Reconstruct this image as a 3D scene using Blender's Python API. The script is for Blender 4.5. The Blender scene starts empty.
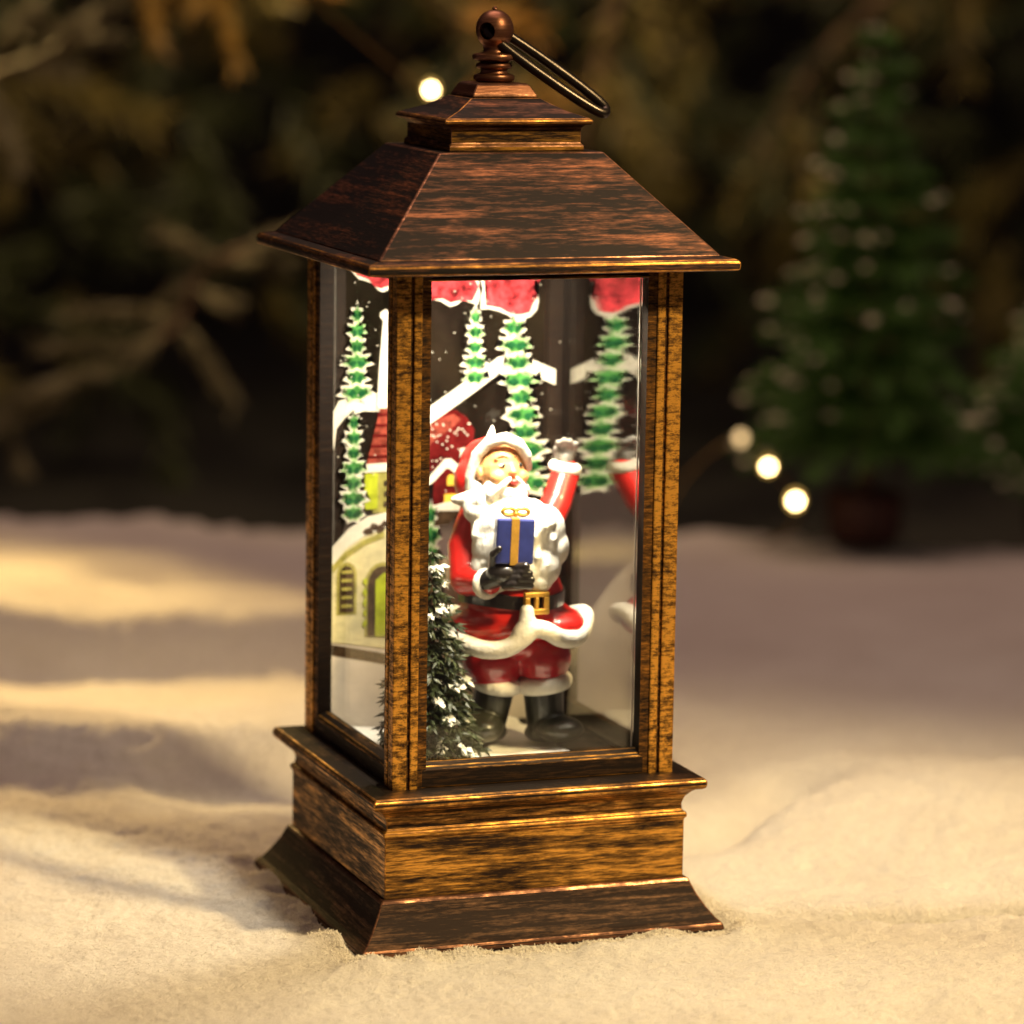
import bpy, bmesh, math, random
import numpy as np
from mathutils import Vector, Matrix, Euler, noise as mnoise

random.seed(11)
RNG = np.random.RandomState(5)
S = 0.01                       # shapes are written in centimetres
scene = bpy.context.scene
COL = scene.collection

# ------------------------------------------------------------------ camera
def make_camera():
    cam = bpy.data.cameras.new('camera')
    cam.lens = 128.35
    cam.sensor_width = 36.0
    cam.clip_start = 0.02
    cam.clip_end = 50.0
    o = bpy.data.objects.new('camera', cam)
    COL.objects.link(o)
    yaw, pitch, roll = math.radians(20.103), math.radians(9.049), math.radians(0.896)
    fwd = Vector((math.sin(yaw) * math.cos(pitch), math.cos(yaw) * math.cos(pitch), -math.sin(pitch)))
    right = Vector((math.cos(yaw), -math.sin(yaw), 0))
    up = right.cross(fwd)
    r2 = right * math.cos(roll) + up * math.sin(roll)
    u2 = -right * math.sin(roll) + up * math.cos(roll)
    m = Matrix((r2, u2, -fwd)).transposed().to_4x4()
    m.translation = Vector((-19.23, -53.66, 15.307)) * S
    o.matrix_world = m
    cam.dof.use_dof = True
    cam.dof.focus_distance = 0.555
    cam.dof.aperture_fstop = 15.5
    scene.camera = o
make_camera()

# ------------------------------------------------------------------ world, lamps, exposure
world = bpy.data.worlds.new('World')
scene.world = world
world.use_nodes = True
bg = world.node_tree.nodes['Background']
bg.inputs[0].default_value = (1.0, 0.64, 0.62, 1)
bg.inputs[1].default_value = 0.058

def aim(o, target):
    d = Vector(target) * S - o.location
    o.rotation_euler = d.to_track_quat('-Z', 'Y').to_euler()

def area_lamp(name, loc, target, size, power, colour, spread=180):
    l = bpy.data.lights.new(name, 'AREA')
    l.shape = 'DISK'
    l.size = size * S
    l.energy = power
    l.color = colour
    l.spread = math.radians(spread)
    o = bpy.data.objects.new(name, l)
    COL.objects.link(o)
    o.location = Vector(loc) * S
    aim(o, target)
    return o

def spot_lamp(name, loc, target, size, power, colour, angle, blend):
    l = bpy.data.lights.new(name, 'SPOT')
    l.shadow_soft_size = size * S
    l.energy = power
    l.color = colour
    l.spot_size = math.radians(angle)
    l.spot_blend = blend
    o = bpy.data.objects.new(name, l)
    COL.objects.link(o)
    o.location = Vector(loc) * S
    aim(o, target)
    return o

# warm key from the right in front, a low warm lamp from the left behind, a dim one above aimed at the boughs
spot_lamp('key_lamp', (28, -42, 50), (3.2, -3.0, 0), 3.0, 43.0, (1.0, 0.73, 0.345), 29, 0.95)
spot_lamp('rim_lamp', (2, 66, 25), (-3.5, 23, 0), 2.0, 34.0, (1.0, 0.66, 0.22), 22, 0.8)
area_lamp('overhead_fill_light', (8, 22, 85), (8, 14, 0), 60, 3.7, (1.0, 0.63, 0.48))  # added fill with no source in the scene, lifts the shaded snow
spot_lamp('bough_fill_lamp', (4, 36, 44), (21, 56, 9), 4.0, 9.0, (1.0, 0.70, 0.30), 75, 0.9)  # added unseen lamp that brightens the boughs and the small fir

vs = scene.view_settings
vs.view_transform = 'Standard'
try:
    vs.look = 'None'
except Exception:
    pass
vs.exposure = 0.0
vs.gamma = 1.0
vs.use_curve_mapping = False
scene.render.engine = 'CYCLES'
scene.cycles.use_denoising = True
scene.cycles.max_bounces = 12
scene.cycles.transparent_max_bounces = 24
scene.cycles.caustics_reflective = False
scene.cycles.caustics_refractive = False
scene.cycles.sample_clamp_indirect = 4.0

# ------------------------------------------------------------------ materials
def new_mat(name):
    m = bpy.data.materials.new(name)
    m.use_nodes = True
    nt = m.node_tree
    for n in list(nt.nodes):
        nt.nodes.remove(n)
    out = nt.nodes.new('ShaderNodeOutputMaterial')
    return m, nt, out

def coords(nt, scale):
    tc = nt.nodes.new('ShaderNodeTexCoord')
    mp = nt.nodes.new('ShaderNodeMapping')
    mp.inputs['Scale'].default_value = tuple(100 * s for s in scale)
    nt.links.new(tc.outputs['Object'], mp.inputs['Vector'])
    return mp.outputs[0]

def noise_tex(nt, vec, scale=1.0, detail=4, rough=0.6):
    n = nt.nodes.new('ShaderNodeTexNoise')
    n.inputs['Scale'].default_value = scale
    n.inputs['Detail'].default_value = detail
    n.inputs['Roughness'].default_value = rough
    nt.links.new(vec, n.inputs['Vector'])
    return n.outputs['Fac']

def ramp(nt, fac, stops):
    r = nt.nodes.new('ShaderNodeValToRGB')
    e = r.color_ramp.elements
    while len(e) < len(stops):
        e.new(0.5)
    for k, (p, c) in enumerate(stops):
        e[k].position = p
        e[k].color = c if len(c) == 4 else (*c, 1)
    nt.links.new(fac, r.inputs[0])
    return r.outputs[0]

def bump(nt, h, strength, dist):
    b = nt.nodes.new('ShaderNodeBump')
    b.inputs['Strength'].default_value = strength
    b.inputs['Distance'].default_value = dist * S
    nt.links.new(h, b.inputs['Height'])
    return b.outputs[0]

def bronze(name, dark, gold, lo, hi, metal=0.75, rough=(0.32, 0.6), zf=9.0, xf=0.55, fine=1.0):
    """Dark patina with gold paint rubbed on in fine horizontal strokes."""
    m, nt, out = new_mat(name)
    n1 = noise_tex(nt, coords(nt, (xf, xf, zf)), 1.0, 6, 0.72)
    n2 = noise_tex(nt, coords(nt, (3 * fine, 3 * fine, 26 * fine)), 1.0, 3, 0.7)
    n3 = noise_tex(nt, coords(nt, (0.5, 0.5, 0.5)), 1.0, 2, 0.5)
    a = nt.nodes.new('ShaderNodeMath'); a.operation = 'MULTIPLY_ADD'
    nt.links.new(n2, a.inputs[0]); a.inputs[1].default_value = 0.55
    nt.links.new(n1, a.inputs[2])
    b = nt.nodes.new('ShaderNodeMath'); b.operation = 'MULTIPLY_ADD'
    nt.links.new(n3, b.inputs[0]); b.inputs[1].default_value = 0.35
    nt.links.new(a.outputs[0], b.inputs[2])
    d = nt.nodes.new('ShaderNodeMath'); d.operation = 'DIVIDE'
    nt.links.new(b.outputs[0], d.inputs[0]); d.inputs[1].default_value = 1.9
    fac = d.outputs[0]
    mid = tuple(0.55 * x + 0.45 * y for x, y in zip(dark, gold))
    c = ramp(nt, fac, [(lo, dark), (0.5 * (lo + hi), tuple(0.75 * x + 0.25 * y for x, y in zip(dark, gold))), (hi, gold)])
    p = nt.nodes.new('ShaderNodeBsdfPrincipled')
    nt.links.new(c, p.inputs['Base Color'])
    p.inputs['Metallic'].default_value = metal
    rr = ramp(nt, fac, [(lo, (rough[1],) * 3), (hi, (rough[0],) * 3)])
    nt.links.new(rr, p.inputs['Roughness'])
    nt.links.new(bump(nt, fac, 0.5, 0.02), p.inputs['Normal'])
    nt.links.new(p.outputs[0], out.inputs[0])
    return m

def lacquer(name, dark, tint):
    """Nearly matt dark lacquer with sparse pale rubbed streaks."""
    m, nt, out = new_mat(name)
    n1 = noise_tex(nt, coords(nt, (0.5, 0.5, 11)), 1.0, 6, 0.75)
    n2 = noise_tex(nt, coords(nt, (5, 5, 24)), 1.0, 3, 0.7)
    a = nt.nodes.new('ShaderNodeMath'); a.operation = 'MULTIPLY_ADD'
    nt.links.new(n2, a.inputs[0]); a.inputs[1].default_value = 0.4; nt.links.new(n1, a.inputs[2])
    c = ramp(nt, a.outputs[0], [(0.68, dark), (0.80, tuple(0.7 * x + 0.3 * y for x, y in zip(dark, tint))), (0.95, tint)])
    p = nt.nodes.new('ShaderNodeBsdfPrincipled')
    nt.links.new(c, p.inputs['Base Color'])
    p.inputs['Metallic'].default_value = 0.1
    p.inputs['Roughness'].default_value = 0.62
    p.inputs['Specular IOR Level'].default_value = 0.10
    nt.links.new(bump(nt, a.outputs[0], 0.5, 0.02), p.inputs['Normal'])
    nt.links.new(p.outputs[0], out.inputs[0])
    return m

def paint(name, colour, rough=0.45, var=0.12, scale=3.0, bstr=0.15, bdist=0.02, coat=0.0, stretch=(1, 1, 1), metal=0.0):
    m, nt, out = new_mat(name)
    n = noise_tex(nt, coords(nt, tuple(scale * s for s in stretch)), 1.0, 5, 0.65)
    lo = tuple(max(0, c * (1 - 2 * var)) for c in colour)
    hi = tuple(min(1, c * (1 + 1.6 * var)) for c in colour)
    c = ramp(nt, n, [(0.3, lo), (0.7, hi)])
    p = nt.nodes.new('ShaderNodeBsdfPrincipled')
    nt.links.new(c, p.inputs['Base Color'])
    p.inputs['Roughness'].default_value = rough
    p.inputs['Metallic'].default_value = metal
    p.inputs['Coat Weight'].default_value = coat
    p.inputs['Coat Roughness'].default_value = 0.15
    nt.links.new(bump(nt, n, bstr, bdist), p.inputs['Normal'])
    nt.links.new(p.outputs[0], out.inputs[0])
    return m

def ink(name, colour, var=0.15, scale=5.0, see=0.45):
    """Translucent printed ink on clear film."""
    m, nt, out = new_mat(name)
    n = noise_tex(nt, coords(nt, (scale, scale, scale)), 1.0, 5, 0.7)
    lo = tuple(c * (1 - 2.2 * var) for c in colour)
    hi = tuple(min(1, c * (1 + 1.8 * var)) for c in colour)
    c = ramp(nt, n, [(0.33, lo), (0.67, hi)])
    a = nt.nodes.new('ShaderNodeBsdfDiffuse')
    t = nt.nodes.new('ShaderNodeBsdfTranslucent')
    nt.links.new(c, a.inputs[0]); nt.links.new(c, t.inputs[0])
    mx = nt.nodes.new('ShaderNodeMixShader'); mx.inputs[0].default_value = see
    nt.links.new(a.outputs[0], mx.inputs[1]); nt.links.new(t.outputs[0], mx.inputs[2])
    nt.links.new(mx.outputs[0], out.inputs[0])
    return m

def glass(name, tint=(0.97, 0.98, 0.97), base=0.04, power=4.2):
    m, nt, out = new_mat(name)
    lw = nt.nodes.new('ShaderNodeLayerWeight'); lw.inputs[0].default_value = 0.5
    pw = nt.nodes.new('ShaderNodeMath'); pw.operation = 'POWER'; pw.inputs[1].default_value = power
    nt.links.new(lw.outputs['Facing'], pw.inputs[0])
    ma = nt.nodes.new('ShaderNodeMath'); ma.operation = 'MULTIPLY_ADD'; ma.use_clamp = True
    ma.inputs[1].default_value = 1 - base; ma.inputs[2].default_value = base
    nt.links.new(pw.outputs[0], ma.inputs[0])
    tr = nt.nodes.new('ShaderNodeBsdfTransparent'); tr.inputs[0].default_value = (*tint, 1)
    gl = nt.nodes.new('ShaderNodeBsdfGlossy'); gl.inputs['Roughness'].default_value = 0.015
    mx = nt.nodes.new('ShaderNodeMixShader')
    nt.links.new(ma.outputs[0], mx.inputs[0])
    nt.links.new(tr.outputs[0], mx.inputs[1]); nt.links.new(gl.outputs[0], mx.inputs[2])
    nt.links.new(mx.outputs[0], out.inputs[0])
    return m

def glow(name, colour, strength):
    m, nt, out = new_mat(name)
    e = nt.nodes.new('ShaderNodeEmission')
    e.inputs[0].default_value = (*colour, 1); e.inputs[1].default_value = strength
    nt.links.new(e.outputs[0], out.inputs[0])
    return m

def snow_mat(name):
    m, nt, out = new_mat(name)
    v1 = coords(nt, (1, 1, 1))
    n1 = noise_tex(nt, v1, 0.35, 4, 0.6)
    n2 = noise_tex(nt, v1, 11.0, 6, 0.85)
    n3 = noise_tex(nt, v1, 2.2, 3, 0.6)
    c = ramp(nt, n1, [(0.3, (0.74, 0.68, 0.62)), (0.7, (0.86, 0.82, 0.76))])
    c2 = ramp(nt, n2, [(0.32, (0.56, 0.54, 0.52)), (0.52, (0.96, 0.96, 0.96)), (0.72, (1.1, 1.1, 1.1))])
    mu = nt.nodes.new('ShaderNodeMix'); mu.data_type = 'RGBA'; mu.blend_type = 'MULTIPLY'
    mu.inputs[0].default_value = 0.55
    nt.links.new(c, mu.inputs[6]); nt.links.new(c2, mu.inputs[7])
    p = nt.nodes.new('ShaderNodeBsdfPrincipled')
    nt.links.new(mu.outputs[2], p.inputs['Base Color'])
    p.inputs['Roughness'].default_value = 0.85
    p.inputs['Specular IOR Level'].default_value = 0.25
    p.inputs['Sheen Weight'].default_value = 0.25
    p.inputs['Sheen Roughness'].default_value = 0.6
    ad = nt.nodes.new('ShaderNodeMath'); ad.operation = 'MULTIPLY_ADD'
    nt.links.new(n3, ad.inputs[0]); ad.inputs[1].default_value = 1.3; nt.links.new(n2, ad.inputs[2])
    nt.links.new(bump(nt, ad.outputs[0], 1.0, 0.12), p.inputs['Normal'])
    nt.links.new(p.outputs[0], out.inputs[0])
    return m

M = {}
M['bronze'] = bronze('antique_bronze', (0.016, 0.007, 0.004), (0.70, 0.34, 0.060), 0.45, 0.60, xf=0.6, zf=8)
M['bronze_dark'] = bronze('dark_bronze', (0.010, 0.0055, 0.0045), (0.22, 0.11, 0.045), 0.50, 0.72, zf=11, xf=0.7)
M['bronze_roof'] = bronze('copper_bronze_roof', (0.006, 0.003, 0.003), (0.34, 0.13, 0.065), 0.49, 0.63, metal=0.55, zf=7.0, xf=0.26, rough=(0.38, 0.65))
M['post'] = bronze('gold_rubbed_post', (0.026, 0.010, 0.004), (0.76, 0.37, 0.062), 0.40, 0.54, zf=10.0, xf=6.0, fine=1.1)
M['groove'] = bronze('dark_groove', (0.008, 0.004, 0.003), (0.46, 0.20, 0.035), 0.43, 0.62, zf=12.0, xf=4.0)
M['post_inside'] = lacquer('dark_inner_bronze', (0.006, 0.003, 0.002), (0.022, 0.011, 0.005))
M['edge_gold'] = bronze('rubbed_gold_edge', (0.05, 0.02, 0.006), (0.72, 0.34, 0.07), 0.42, 0.60, zf=2.0, xf=1.6)
M['edge_copper'] = bronze('rubbed_copper_edge', (0.05, 0.02, 0.012), (0.46, 0.22, 0.12), 0.44, 0.62, zf=2.0, xf=1.6)
M['plinth'] = lacquer('dark_plinth_lacquer', (0.012, 0.006, 0.005), (0.17, 0.09, 0.05))
M['copper'] = bronze('copper_finial', (0.12, 0.045, 0.025), (0.55, 0.26, 0.15), 0.40, 0.62, metal=0.85, rough=(0.25, 0.45))
M['steel'] = paint('dull_steel_wire', (0.07, 0.058, 0.05), rough=0.3, metal=0.95)
M['glass'] = glass('clear_pane')
M['glass_side'] = glass('side_pane', base=0.03, power=7.0)
M['glass_shiny'] = glass('shiny_pane', base=0.05, power=2.9)
M['snow'] = snow_mat('fluffy_snow')

# ------------------------------------------------------------------ mesh helpers
def obj(name, bm, mats, parent=None, smooth=False, loc=None):
    me = bpy.data.meshes.new(name)
    bmesh.ops.scale(bm, vec=(S, S, S), verts=bm.verts)
    bm.to_mesh(me)
    bm.free()
    for m in (mats if isinstance(mats, (list, tuple)) else [mats]):
        me.materials.append(m)
    if smooth:
        me.polygons.foreach_set('use_smooth', [True] * len(me.polygons))
    o = bpy.data.objects.new(name, me)
    COL.objects.link(o)
    if parent:
        o.parent = parent
    if loc:
        o.location = Vector(loc) * S
    return o

def np_obj(name, verts, faces, mats, parent=None, smooth=False, mat_idx=None):
    me = bpy.data.meshes.new(name)
    v = (np.asarray(verts, dtype=float) * S)
    me.from_pydata(v.tolist(), [], faces)
    for m in (mats if isinstance(mats, (list, tuple)) else [mats]):
        me.materials.append(m)
    if mat_idx is not None:
        me.polygons.foreach_set('material_index', mat_idx)
    if smooth:
        me.polygons.foreach_set('use_smooth', [True] * len(me.polygons))
    me.update()
    o = bpy.data.objects.new(name, me)
    COL.objects.link(o)
    if parent:
        o.parent = parent
    return o

def tag(o, label=None, cat=None, group=None, kind=None):
    if label: o['label'] = label
    if cat: o['category'] = cat
    if group: o['group'] = group
    if kind: o['kind'] = kind
    return o

def empty(name, loc=(0, 0, 0), rz=0.0):
    o = bpy.data.objects.new(name, None)
    o.empty_display_size = 0.01
    COL.objects.link(o)
    o.location = Vector(loc) * S
    o.rotation_euler = (0, 0, rz)
    return o

def bevel_edges(bm, width, ang=25, mat=1, seg=2):
    bm.normal_update()
    es = [e for e in bm.edges if len(e.link_faces) == 2 and e.calc_face_angle(0) > math.radians(ang)]
    bmesh.ops.bevel(bm, geom=es, offset=width, segments=seg, profile=0.5, affect='EDGES', material=mat, clamp_overlap=True)

def square_lathe(profile, cap_bottom=True, cap_top=True):
    """profile: (half width, z) from bottom to top; square section."""
    bm = bmesh.new()
    rings = []
    for w, z in profile:
        rings.append([bm.verts.new((sx * w, sy * w, z)) for sx, sy in ((-1, -1), (1, -1), (1, 1), (-1, 1))])
    for a, b in zip(rings[:-1], rings[1:]):
        for k in range(4):
            bm.faces.new((a[k], a[(k + 1) % 4], b[(k + 1) % 4], b[k]))
    if cap_bottom: bm.faces.new(rings[0][::-1])
    if cap_top: bm.faces.new(rings[-1])
    return bm

def add_box(bm, x0, x1, y0, y1, z0, z1, mat=0):
    vs_ = [bm.verts.new((x, y, z)) for z in (z0, z1) for y in (y0, y1) for x in (x0, x1)]
    for f in ((0, 2, 3, 1), (4, 5, 7, 6), (0, 1, 5, 4), (2, 6, 7, 3), (0, 4, 6, 2), (1, 3, 7, 5)):
        fc = bm.faces.new([vs_[i] for i in f]); fc.material_index = mat
    return bm

def lathe(profile, n=32):
    bm = bmesh.new()
    rings = []
    for r, z in profile:
        rings.append([bm.verts.new((r * math.cos(2 * math.pi * k / n), r * math.sin(2 * math.pi * k / n), z)) for k in range(n)])
    for a, b in zip(rings[:-1], rings[1:]):
        for k in range(n):
            bm.faces.new((a[k], a[(k + 1) % n], b[(k + 1) % n], b[k]))
    bm.faces.new(rings[0][::-1]); bm.faces.new(rings[-1])
    return bm

def tube(bm, pts, radii, n=10, closed=False, flat=1.0):
    pts = [Vector(p) for p in pts]
    if not isinstance(radii, (list, tuple)): radii = [radii] * len(pts)
    rings = []
    L = len(pts)
    ref = None
    for i, p in enumerate(pts):
        a = pts[(i - 1) % L] if (closed or i > 0) else p
        b = pts[(i + 1) % L] if (closed or i < L - 1) else p
        t = (b - a).normalized()
        if ref is None:
            ref = Vector((0, 0, 1)) if abs(t.z) < 0.8 else Vector((1, 0, 0))
        u = (ref - t * ref.dot(t)).normalized()
        ref = u
        w = t.cross(u)
        rings.append([bm.verts.new(p + (u * math.cos(2 * math.pi * k / n) + w * flat * math.sin(2 * math.pi * k / n)) * radii[i]) for k in range(n)])
    prs = list(zip(rings[:-1], rings[1:])) + ([(rings[-1], rings[0])] if closed else [])
    for a, b in prs:
        for k in range(n):
            bm.faces.new((a[k], a[(k + 1) % n], b[(k + 1) % n], b[k]))
    if not closed:
        bm.faces.new(rings[0][::-1]); bm.faces.new(rings[-1])
    return bm

def smooth_path(pts, n=6):
    pts = [Vector(p) for p in pts]
    out = []
    for i in range(len(pts) - 1):
        p0 = pts[max(i - 1, 0)]; p1 = pts[i]; p2 = pts[i + 1]; p3 = pts[min(i + 2, len(pts) - 1)]
        for k in range(n):
            t = k / n
            out.append(0.5 * ((2 * p1) + (p2 - p0) * t + (2 * p0 - 5 * p1 + 4 * p2 - p3) * t * t + (3 * p1 - p0 - 3 * p2 + p3) * t ** 3))
    out.append(pts[-1])
    return out

def ball(bm, c, r, rot=None, seg=20):
    r = (r, r, r) if not isinstance(r, (list, tuple)) else r
    c = Vector(c)
    nv = seg // 2 + 1
    def P(x, y, z):
        v = Vector((x * r[0], y * r[1], z * r[2]))
        return bm.verts.new(c + (rot @ v if rot else v))
    top = P(0, 0, 1); bot = P(0, 0, -1)
    rows = []
    for i in range(1, nv):
        t = math.pi * i / nv
        rows.append([P(math.sin(t) * math.cos(2 * math.pi * k / seg), math.sin(t) * math.sin(2 * math.pi * k / seg), math.cos(t)) for k in range(seg)])
    for k in range(seg):
        q = (k + 1) % seg
        bm.faces.new((top, rows[0][k], rows[0][q]))
        bm.faces.new((bot, rows[-1][q], rows[-1][k]))
        for ra_, rb_ in zip(rows[:-1], rows[1:]):
            bm.faces.new((ra_[k], rb_[k], rb_[q], ra_[q]))

def capsule(bm, pts, radii, n=7):
    pts = [Vector(p) for p in pts]
    for (a, b), (ra, rb) in zip(zip(pts[:-1], pts[1:]), zip(radii[:-1], radii[1:])):
        for k in range(n + 1):
            t = k / n
            ball(bm, a.lerp(b, t), ra + (rb - ra) * t, seg=14)

def fuse(bm, voxel, smooth_it=4):
    """Union of overlapping lumps as one continuous skin."""
    me = bpy.data.meshes.new('fuse'); bm.to_mesh(me); bm.free()
    o = bpy.data.objects.new('fuse', me); COL.objects.link(o)
    md = o.modifiers.new('r', 'REMESH'); md.mode = 'VOXEL'; md.voxel_size = voxel
    ms = o.modifiers.new('s', 'SMOOTH'); ms.factor = 0.5; ms.iterations = smooth_it
    dg = bpy.context.evaluated_depsgraph_get()
    ev = o.evaluated_get(dg)
    out = bmesh.new(); out.from_mesh(ev.to_mesh()); ev.to_mesh_clear()
    bpy.data.objects.remove(o, do_unlink=True); bpy.data.meshes.remove(me)
    return out

# ------------------------------------------------------------------ the setting: snow, table, backdrop
def value_noise(x, y, seed):
    xi = np.floor(x).astype(int); yi = np.floor(y).astype(int)
    fx = x - xi; fy = y - yi
    fx = fx * fx * fx * (fx * (fx * 6 - 15) + 10); fy = fy * fy * fy * (fy * (fy * 6 - 15) + 10)
    def h(a, b):
        n = (a * 374761393 + b * 668265263 + seed * 1442695041) & 0x7fffffff
        n = ((n ^ (n >> 13)) * 1274126177) & 0x7fffffff
        return ((n ^ (n >> 16)) & 0xffff) / 65535.0
    return (h(xi, yi) * (1 - fx) + h(xi + 1, yi) * fx) * (1 - fy) + (h(xi, yi + 1) * (1 - fx) + h(xi + 1, yi + 1) * fx) * fy - 0.5

def fbm(x, y, s, seed, octv=3):
    out = 0; a = 1.0
    for k in range(octv):
        out = out + a * value_noise(x / s + 13.7 * k, y / s - 7.1 * k, seed + k)
        s = s * 0.5; a *= 0.5
    return out

def sstep(e0, e1, x):
    t = np.clip((x - e0) / (e1 - e0), 0, 1)
    return t * t * (3 - 2 * t)

def snow_height(x, y):
    # rotate so that v runs straight away from the viewpoint side, u across
    u = x * 0.94 - y * 0.342; v = x * 0.342 + y * 0.94
    h = 0.55 * fbm(x, y, 9.0, 3, 3) + 0.10 * fbm(x, y, 1.6, 11, 3)
    dl = np.maximum(np.abs(x), np.abs(y))
    near = sstep(3.0, 7.5, dl)
    h = h * (0.22 + 0.78 * near)
    # two drifts on the left whose near sides fall away
    wob = 0.9 * fbm(x, y, 5.0, 21, 2)
    left = 1 - sstep(-4.0, 3.0, u)
    c1 = v + wob - 9.2
    h = h + left * 0.95 * sstep(-2.6, -0.3, c1) * (1 - sstep(0.3, 7.5, c1))
    c2 = v + wob - 20.4
    left2 = 1 - sstep(-3.0, 4.0, u)
    h = h + left2 * 1.15 * sstep(-2.6, -0.2, c2) * (1 - sstep(0.5, 8.5, c2))
    # broad mound on the right, with a soft dent on its flank
    r = np.sqrt(((u - 9.0) / 6.8) ** 2 + ((v - 6.0) / 5.6) ** 2)
    r = r + 0.22 * fbm(x, y, 3.0, 15, 3)
    h = h + 0.85 * (1 - sstep(0.05, 1.15, r))
    px, py = x - 5.0, y - 2.9
    t = np.clip((px * 0.707 + py * 0.707) / 4.9, 0, 1)
    d = np.sqrt((px - t * 3.4) ** 2 + (py - t * 3.4) ** 2)
    h = h - 0.80 * np.exp(-(d / 0.8) ** 2)
    # furrow running right from the foot of the lantern
    px, py = x - 3.3, y + 1.75
    t = np.clip((px * 0.96 - py * 0.28), 0, 9)
    d = (px - t * 0.96) * 0.28 + (py + t * 0.28) * 0.96 + 0.34 * fbm(x, y, 1.5, 77, 3)
    m = sstep(0.0, 3.5, px) * (1 - sstep(7.0, 10.0, t))
    h = h - m * 0.55 * np.exp(-(d / 0.13) ** 2) + m * 0.13 * sstep(0.02, 0.14, d) * (1 - sstep(0.4, 3.2, d))
    # far swells
    h = h + 0.5 * sstep(14, 22, v) * fbm(x, y, 7.0, 31, 2)
    # snow pushed up against the foot
    foot = np.exp(-((dl - 3.15) / 0.45) ** 2)
    h = h + foot * np.maximum(0.0, 0.05 + 0.24 * (fbm(x, y, 0.9, 41, 3) + 0.10))
    inside = 1 - sstep(2.75, 2.95, dl)
    h = h * (1 - inside) - 0.25 * inside
    # tufted grain
    h = h + 0.055 * fbm(x, y, 0.42, 51, 2) * (1 - inside)
    h = h + 0.05 * value_noise(x / 0.12, y / 0.12, 61) * (1 - inside)
    return h - 0.02

def build_snow():
    def axis(segs):
        out = []
        for a, b, st in segs:
            n = max(1, int(round((b - a) / st)))
            out += list(np.linspace(a, b, n, endpoint=False))
        return np.array(out + [segs[-1][1]])
    xs = axis([(-26, -10, 0.5), (-10, -7, 0.15), (-7, 9, 0.055), (9, 14, 0.12), (14, 30, 0.3), (30, 60, 0.8)])
    ys = axis([(-16, -9, 0.4), (-9, 6, 0.055), (6, 12, 0.09), (12, 24, 0.2), (24, 44, 0.4)])
    X, Y = np.meshgrid(xs, ys, indexing='ij')
    Z = snow_height(X, Y)
    # the blanket ends in an uneven edge at the back of the table
    U = X * 0.94 - Y * 0.342; V = X * 0.342 + Y * 0.94
    edge = 37.2 + 0.5 * fbm(X, Y, 4.0, 91, 3) - 0.06 * np.maximum(U - 4, 0)
    Z = Z - 6.0 * sstep(0.0, 1.2, V - edge)
    nx, ny = X.shape
    verts = np.stack([X, Y, Z], -1).reshape(-1, 3)
    idx = np.arange(nx * ny).reshape(nx, ny)
    f = np.stack([idx[:-1, :-1], idx[1:, :-1], idx[1:, 1:], idx[:-1, 1:]], -1).reshape(-1, 4)
    Vc = V.reshape(-1)[f].min(1); Ec = edge.reshape(-1)[f].max(1)
    f = f[Vc < Ec + 1.6]
    o = np_obj('snow_ground', verts, f.tolist(), M['snow'], smooth=True)
    tag(o, kind='structure')
build_snow()

def snow_fluff():
    """Short loose fibres of the snow wadding, thickest against the foot of the lantern and along the furrow."""
    r = np.random.RandomState(9)
    n = 52000
    u = r.uniform(-8.5, 12, n); v = r.uniform(-9, 16, n)
    x = u * 0.94 + v * 0.342; y = -u * 0.342 + v * 0.94
    k = 13000
    t = r.uniform(-3.3, 3.3, k); side = r.randint(0, 4, k); off = 2.99 + np.abs(r.normal(0, 0.16, k))
    x[:k] = np.where(side == 0, t, np.where(side == 1, off, np.where(side == 2, t, -off)))
    y[:k] = np.where(side == 0, -off, np.where(side == 1, t, np.where(side == 2, off, t)))
    q = 1500
    tt = r.uniform(0.8, 9, q); dd = r.normal(0.16, 0.14, q)
    x[k:k + q] = 3.3 + tt * 0.96 + dd * 0.28; y[k:k + q] = -1.75 - tt * 0.28 + dd * 0.96
    keep = np.maximum(np.abs(x), np.abs(y)) > 2.98
    idx = np.where(keep)[0]
    x, y = x[keep], y[keep]
    m = len(x)
    near = (idx < k + q)
    z = snow_height(x, y) - 0.012
    L = np.where(near, r.uniform(0.035, 0.085, m), r.uniform(0.025, 0.06, m))
    d = r.normal(0, 1, (m, 3)); d[:, 2] = np.abs(d[:, 2]) * np.where(near, 0.9, 0.45) + 0.12
    d /= np.linalg.norm(d, axis=1)[:, None]
    a = np.cross(d, r.normal(0, 1, (m, 3))); a /= np.linalg.norm(a, axis=1)[:, None]
    b = np.cross(d, a)
    w = 0.008
    p = np.stack([x, y, z], -1); mid = p + d * (L * 0.5)[:, None]
    bend = mid + r.normal(0, 0.014, (m, 3)); e = p + d * L[:, None]
    V = np.stack([p, bend + a * w, bend - 0.5 * a * w + 0.87 * b * w, bend - 0.5 * a * w - 0.87 * b * w, e], 1)
    fo = np.array([(0, 2, 1), (0, 3, 2), (0, 1, 3), (4, 1, 2), (4, 2, 3), (4, 3, 1)])
    Fc = (fo[None] + (np.arange(m) * 5)[:, None, None]).reshape(-1, 3)
    o = np_obj('snow_fluff', V.reshape(-1, 3), Fc.tolist(), ink('snow_fibre', (0.88, 0.85, 0.80), 0.02, 3.0, 0.5))
    tag(o, 'fine loose fluff of the snow around the foot of the lantern', 'snow', kind='stuff')
snow_fluff()

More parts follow.
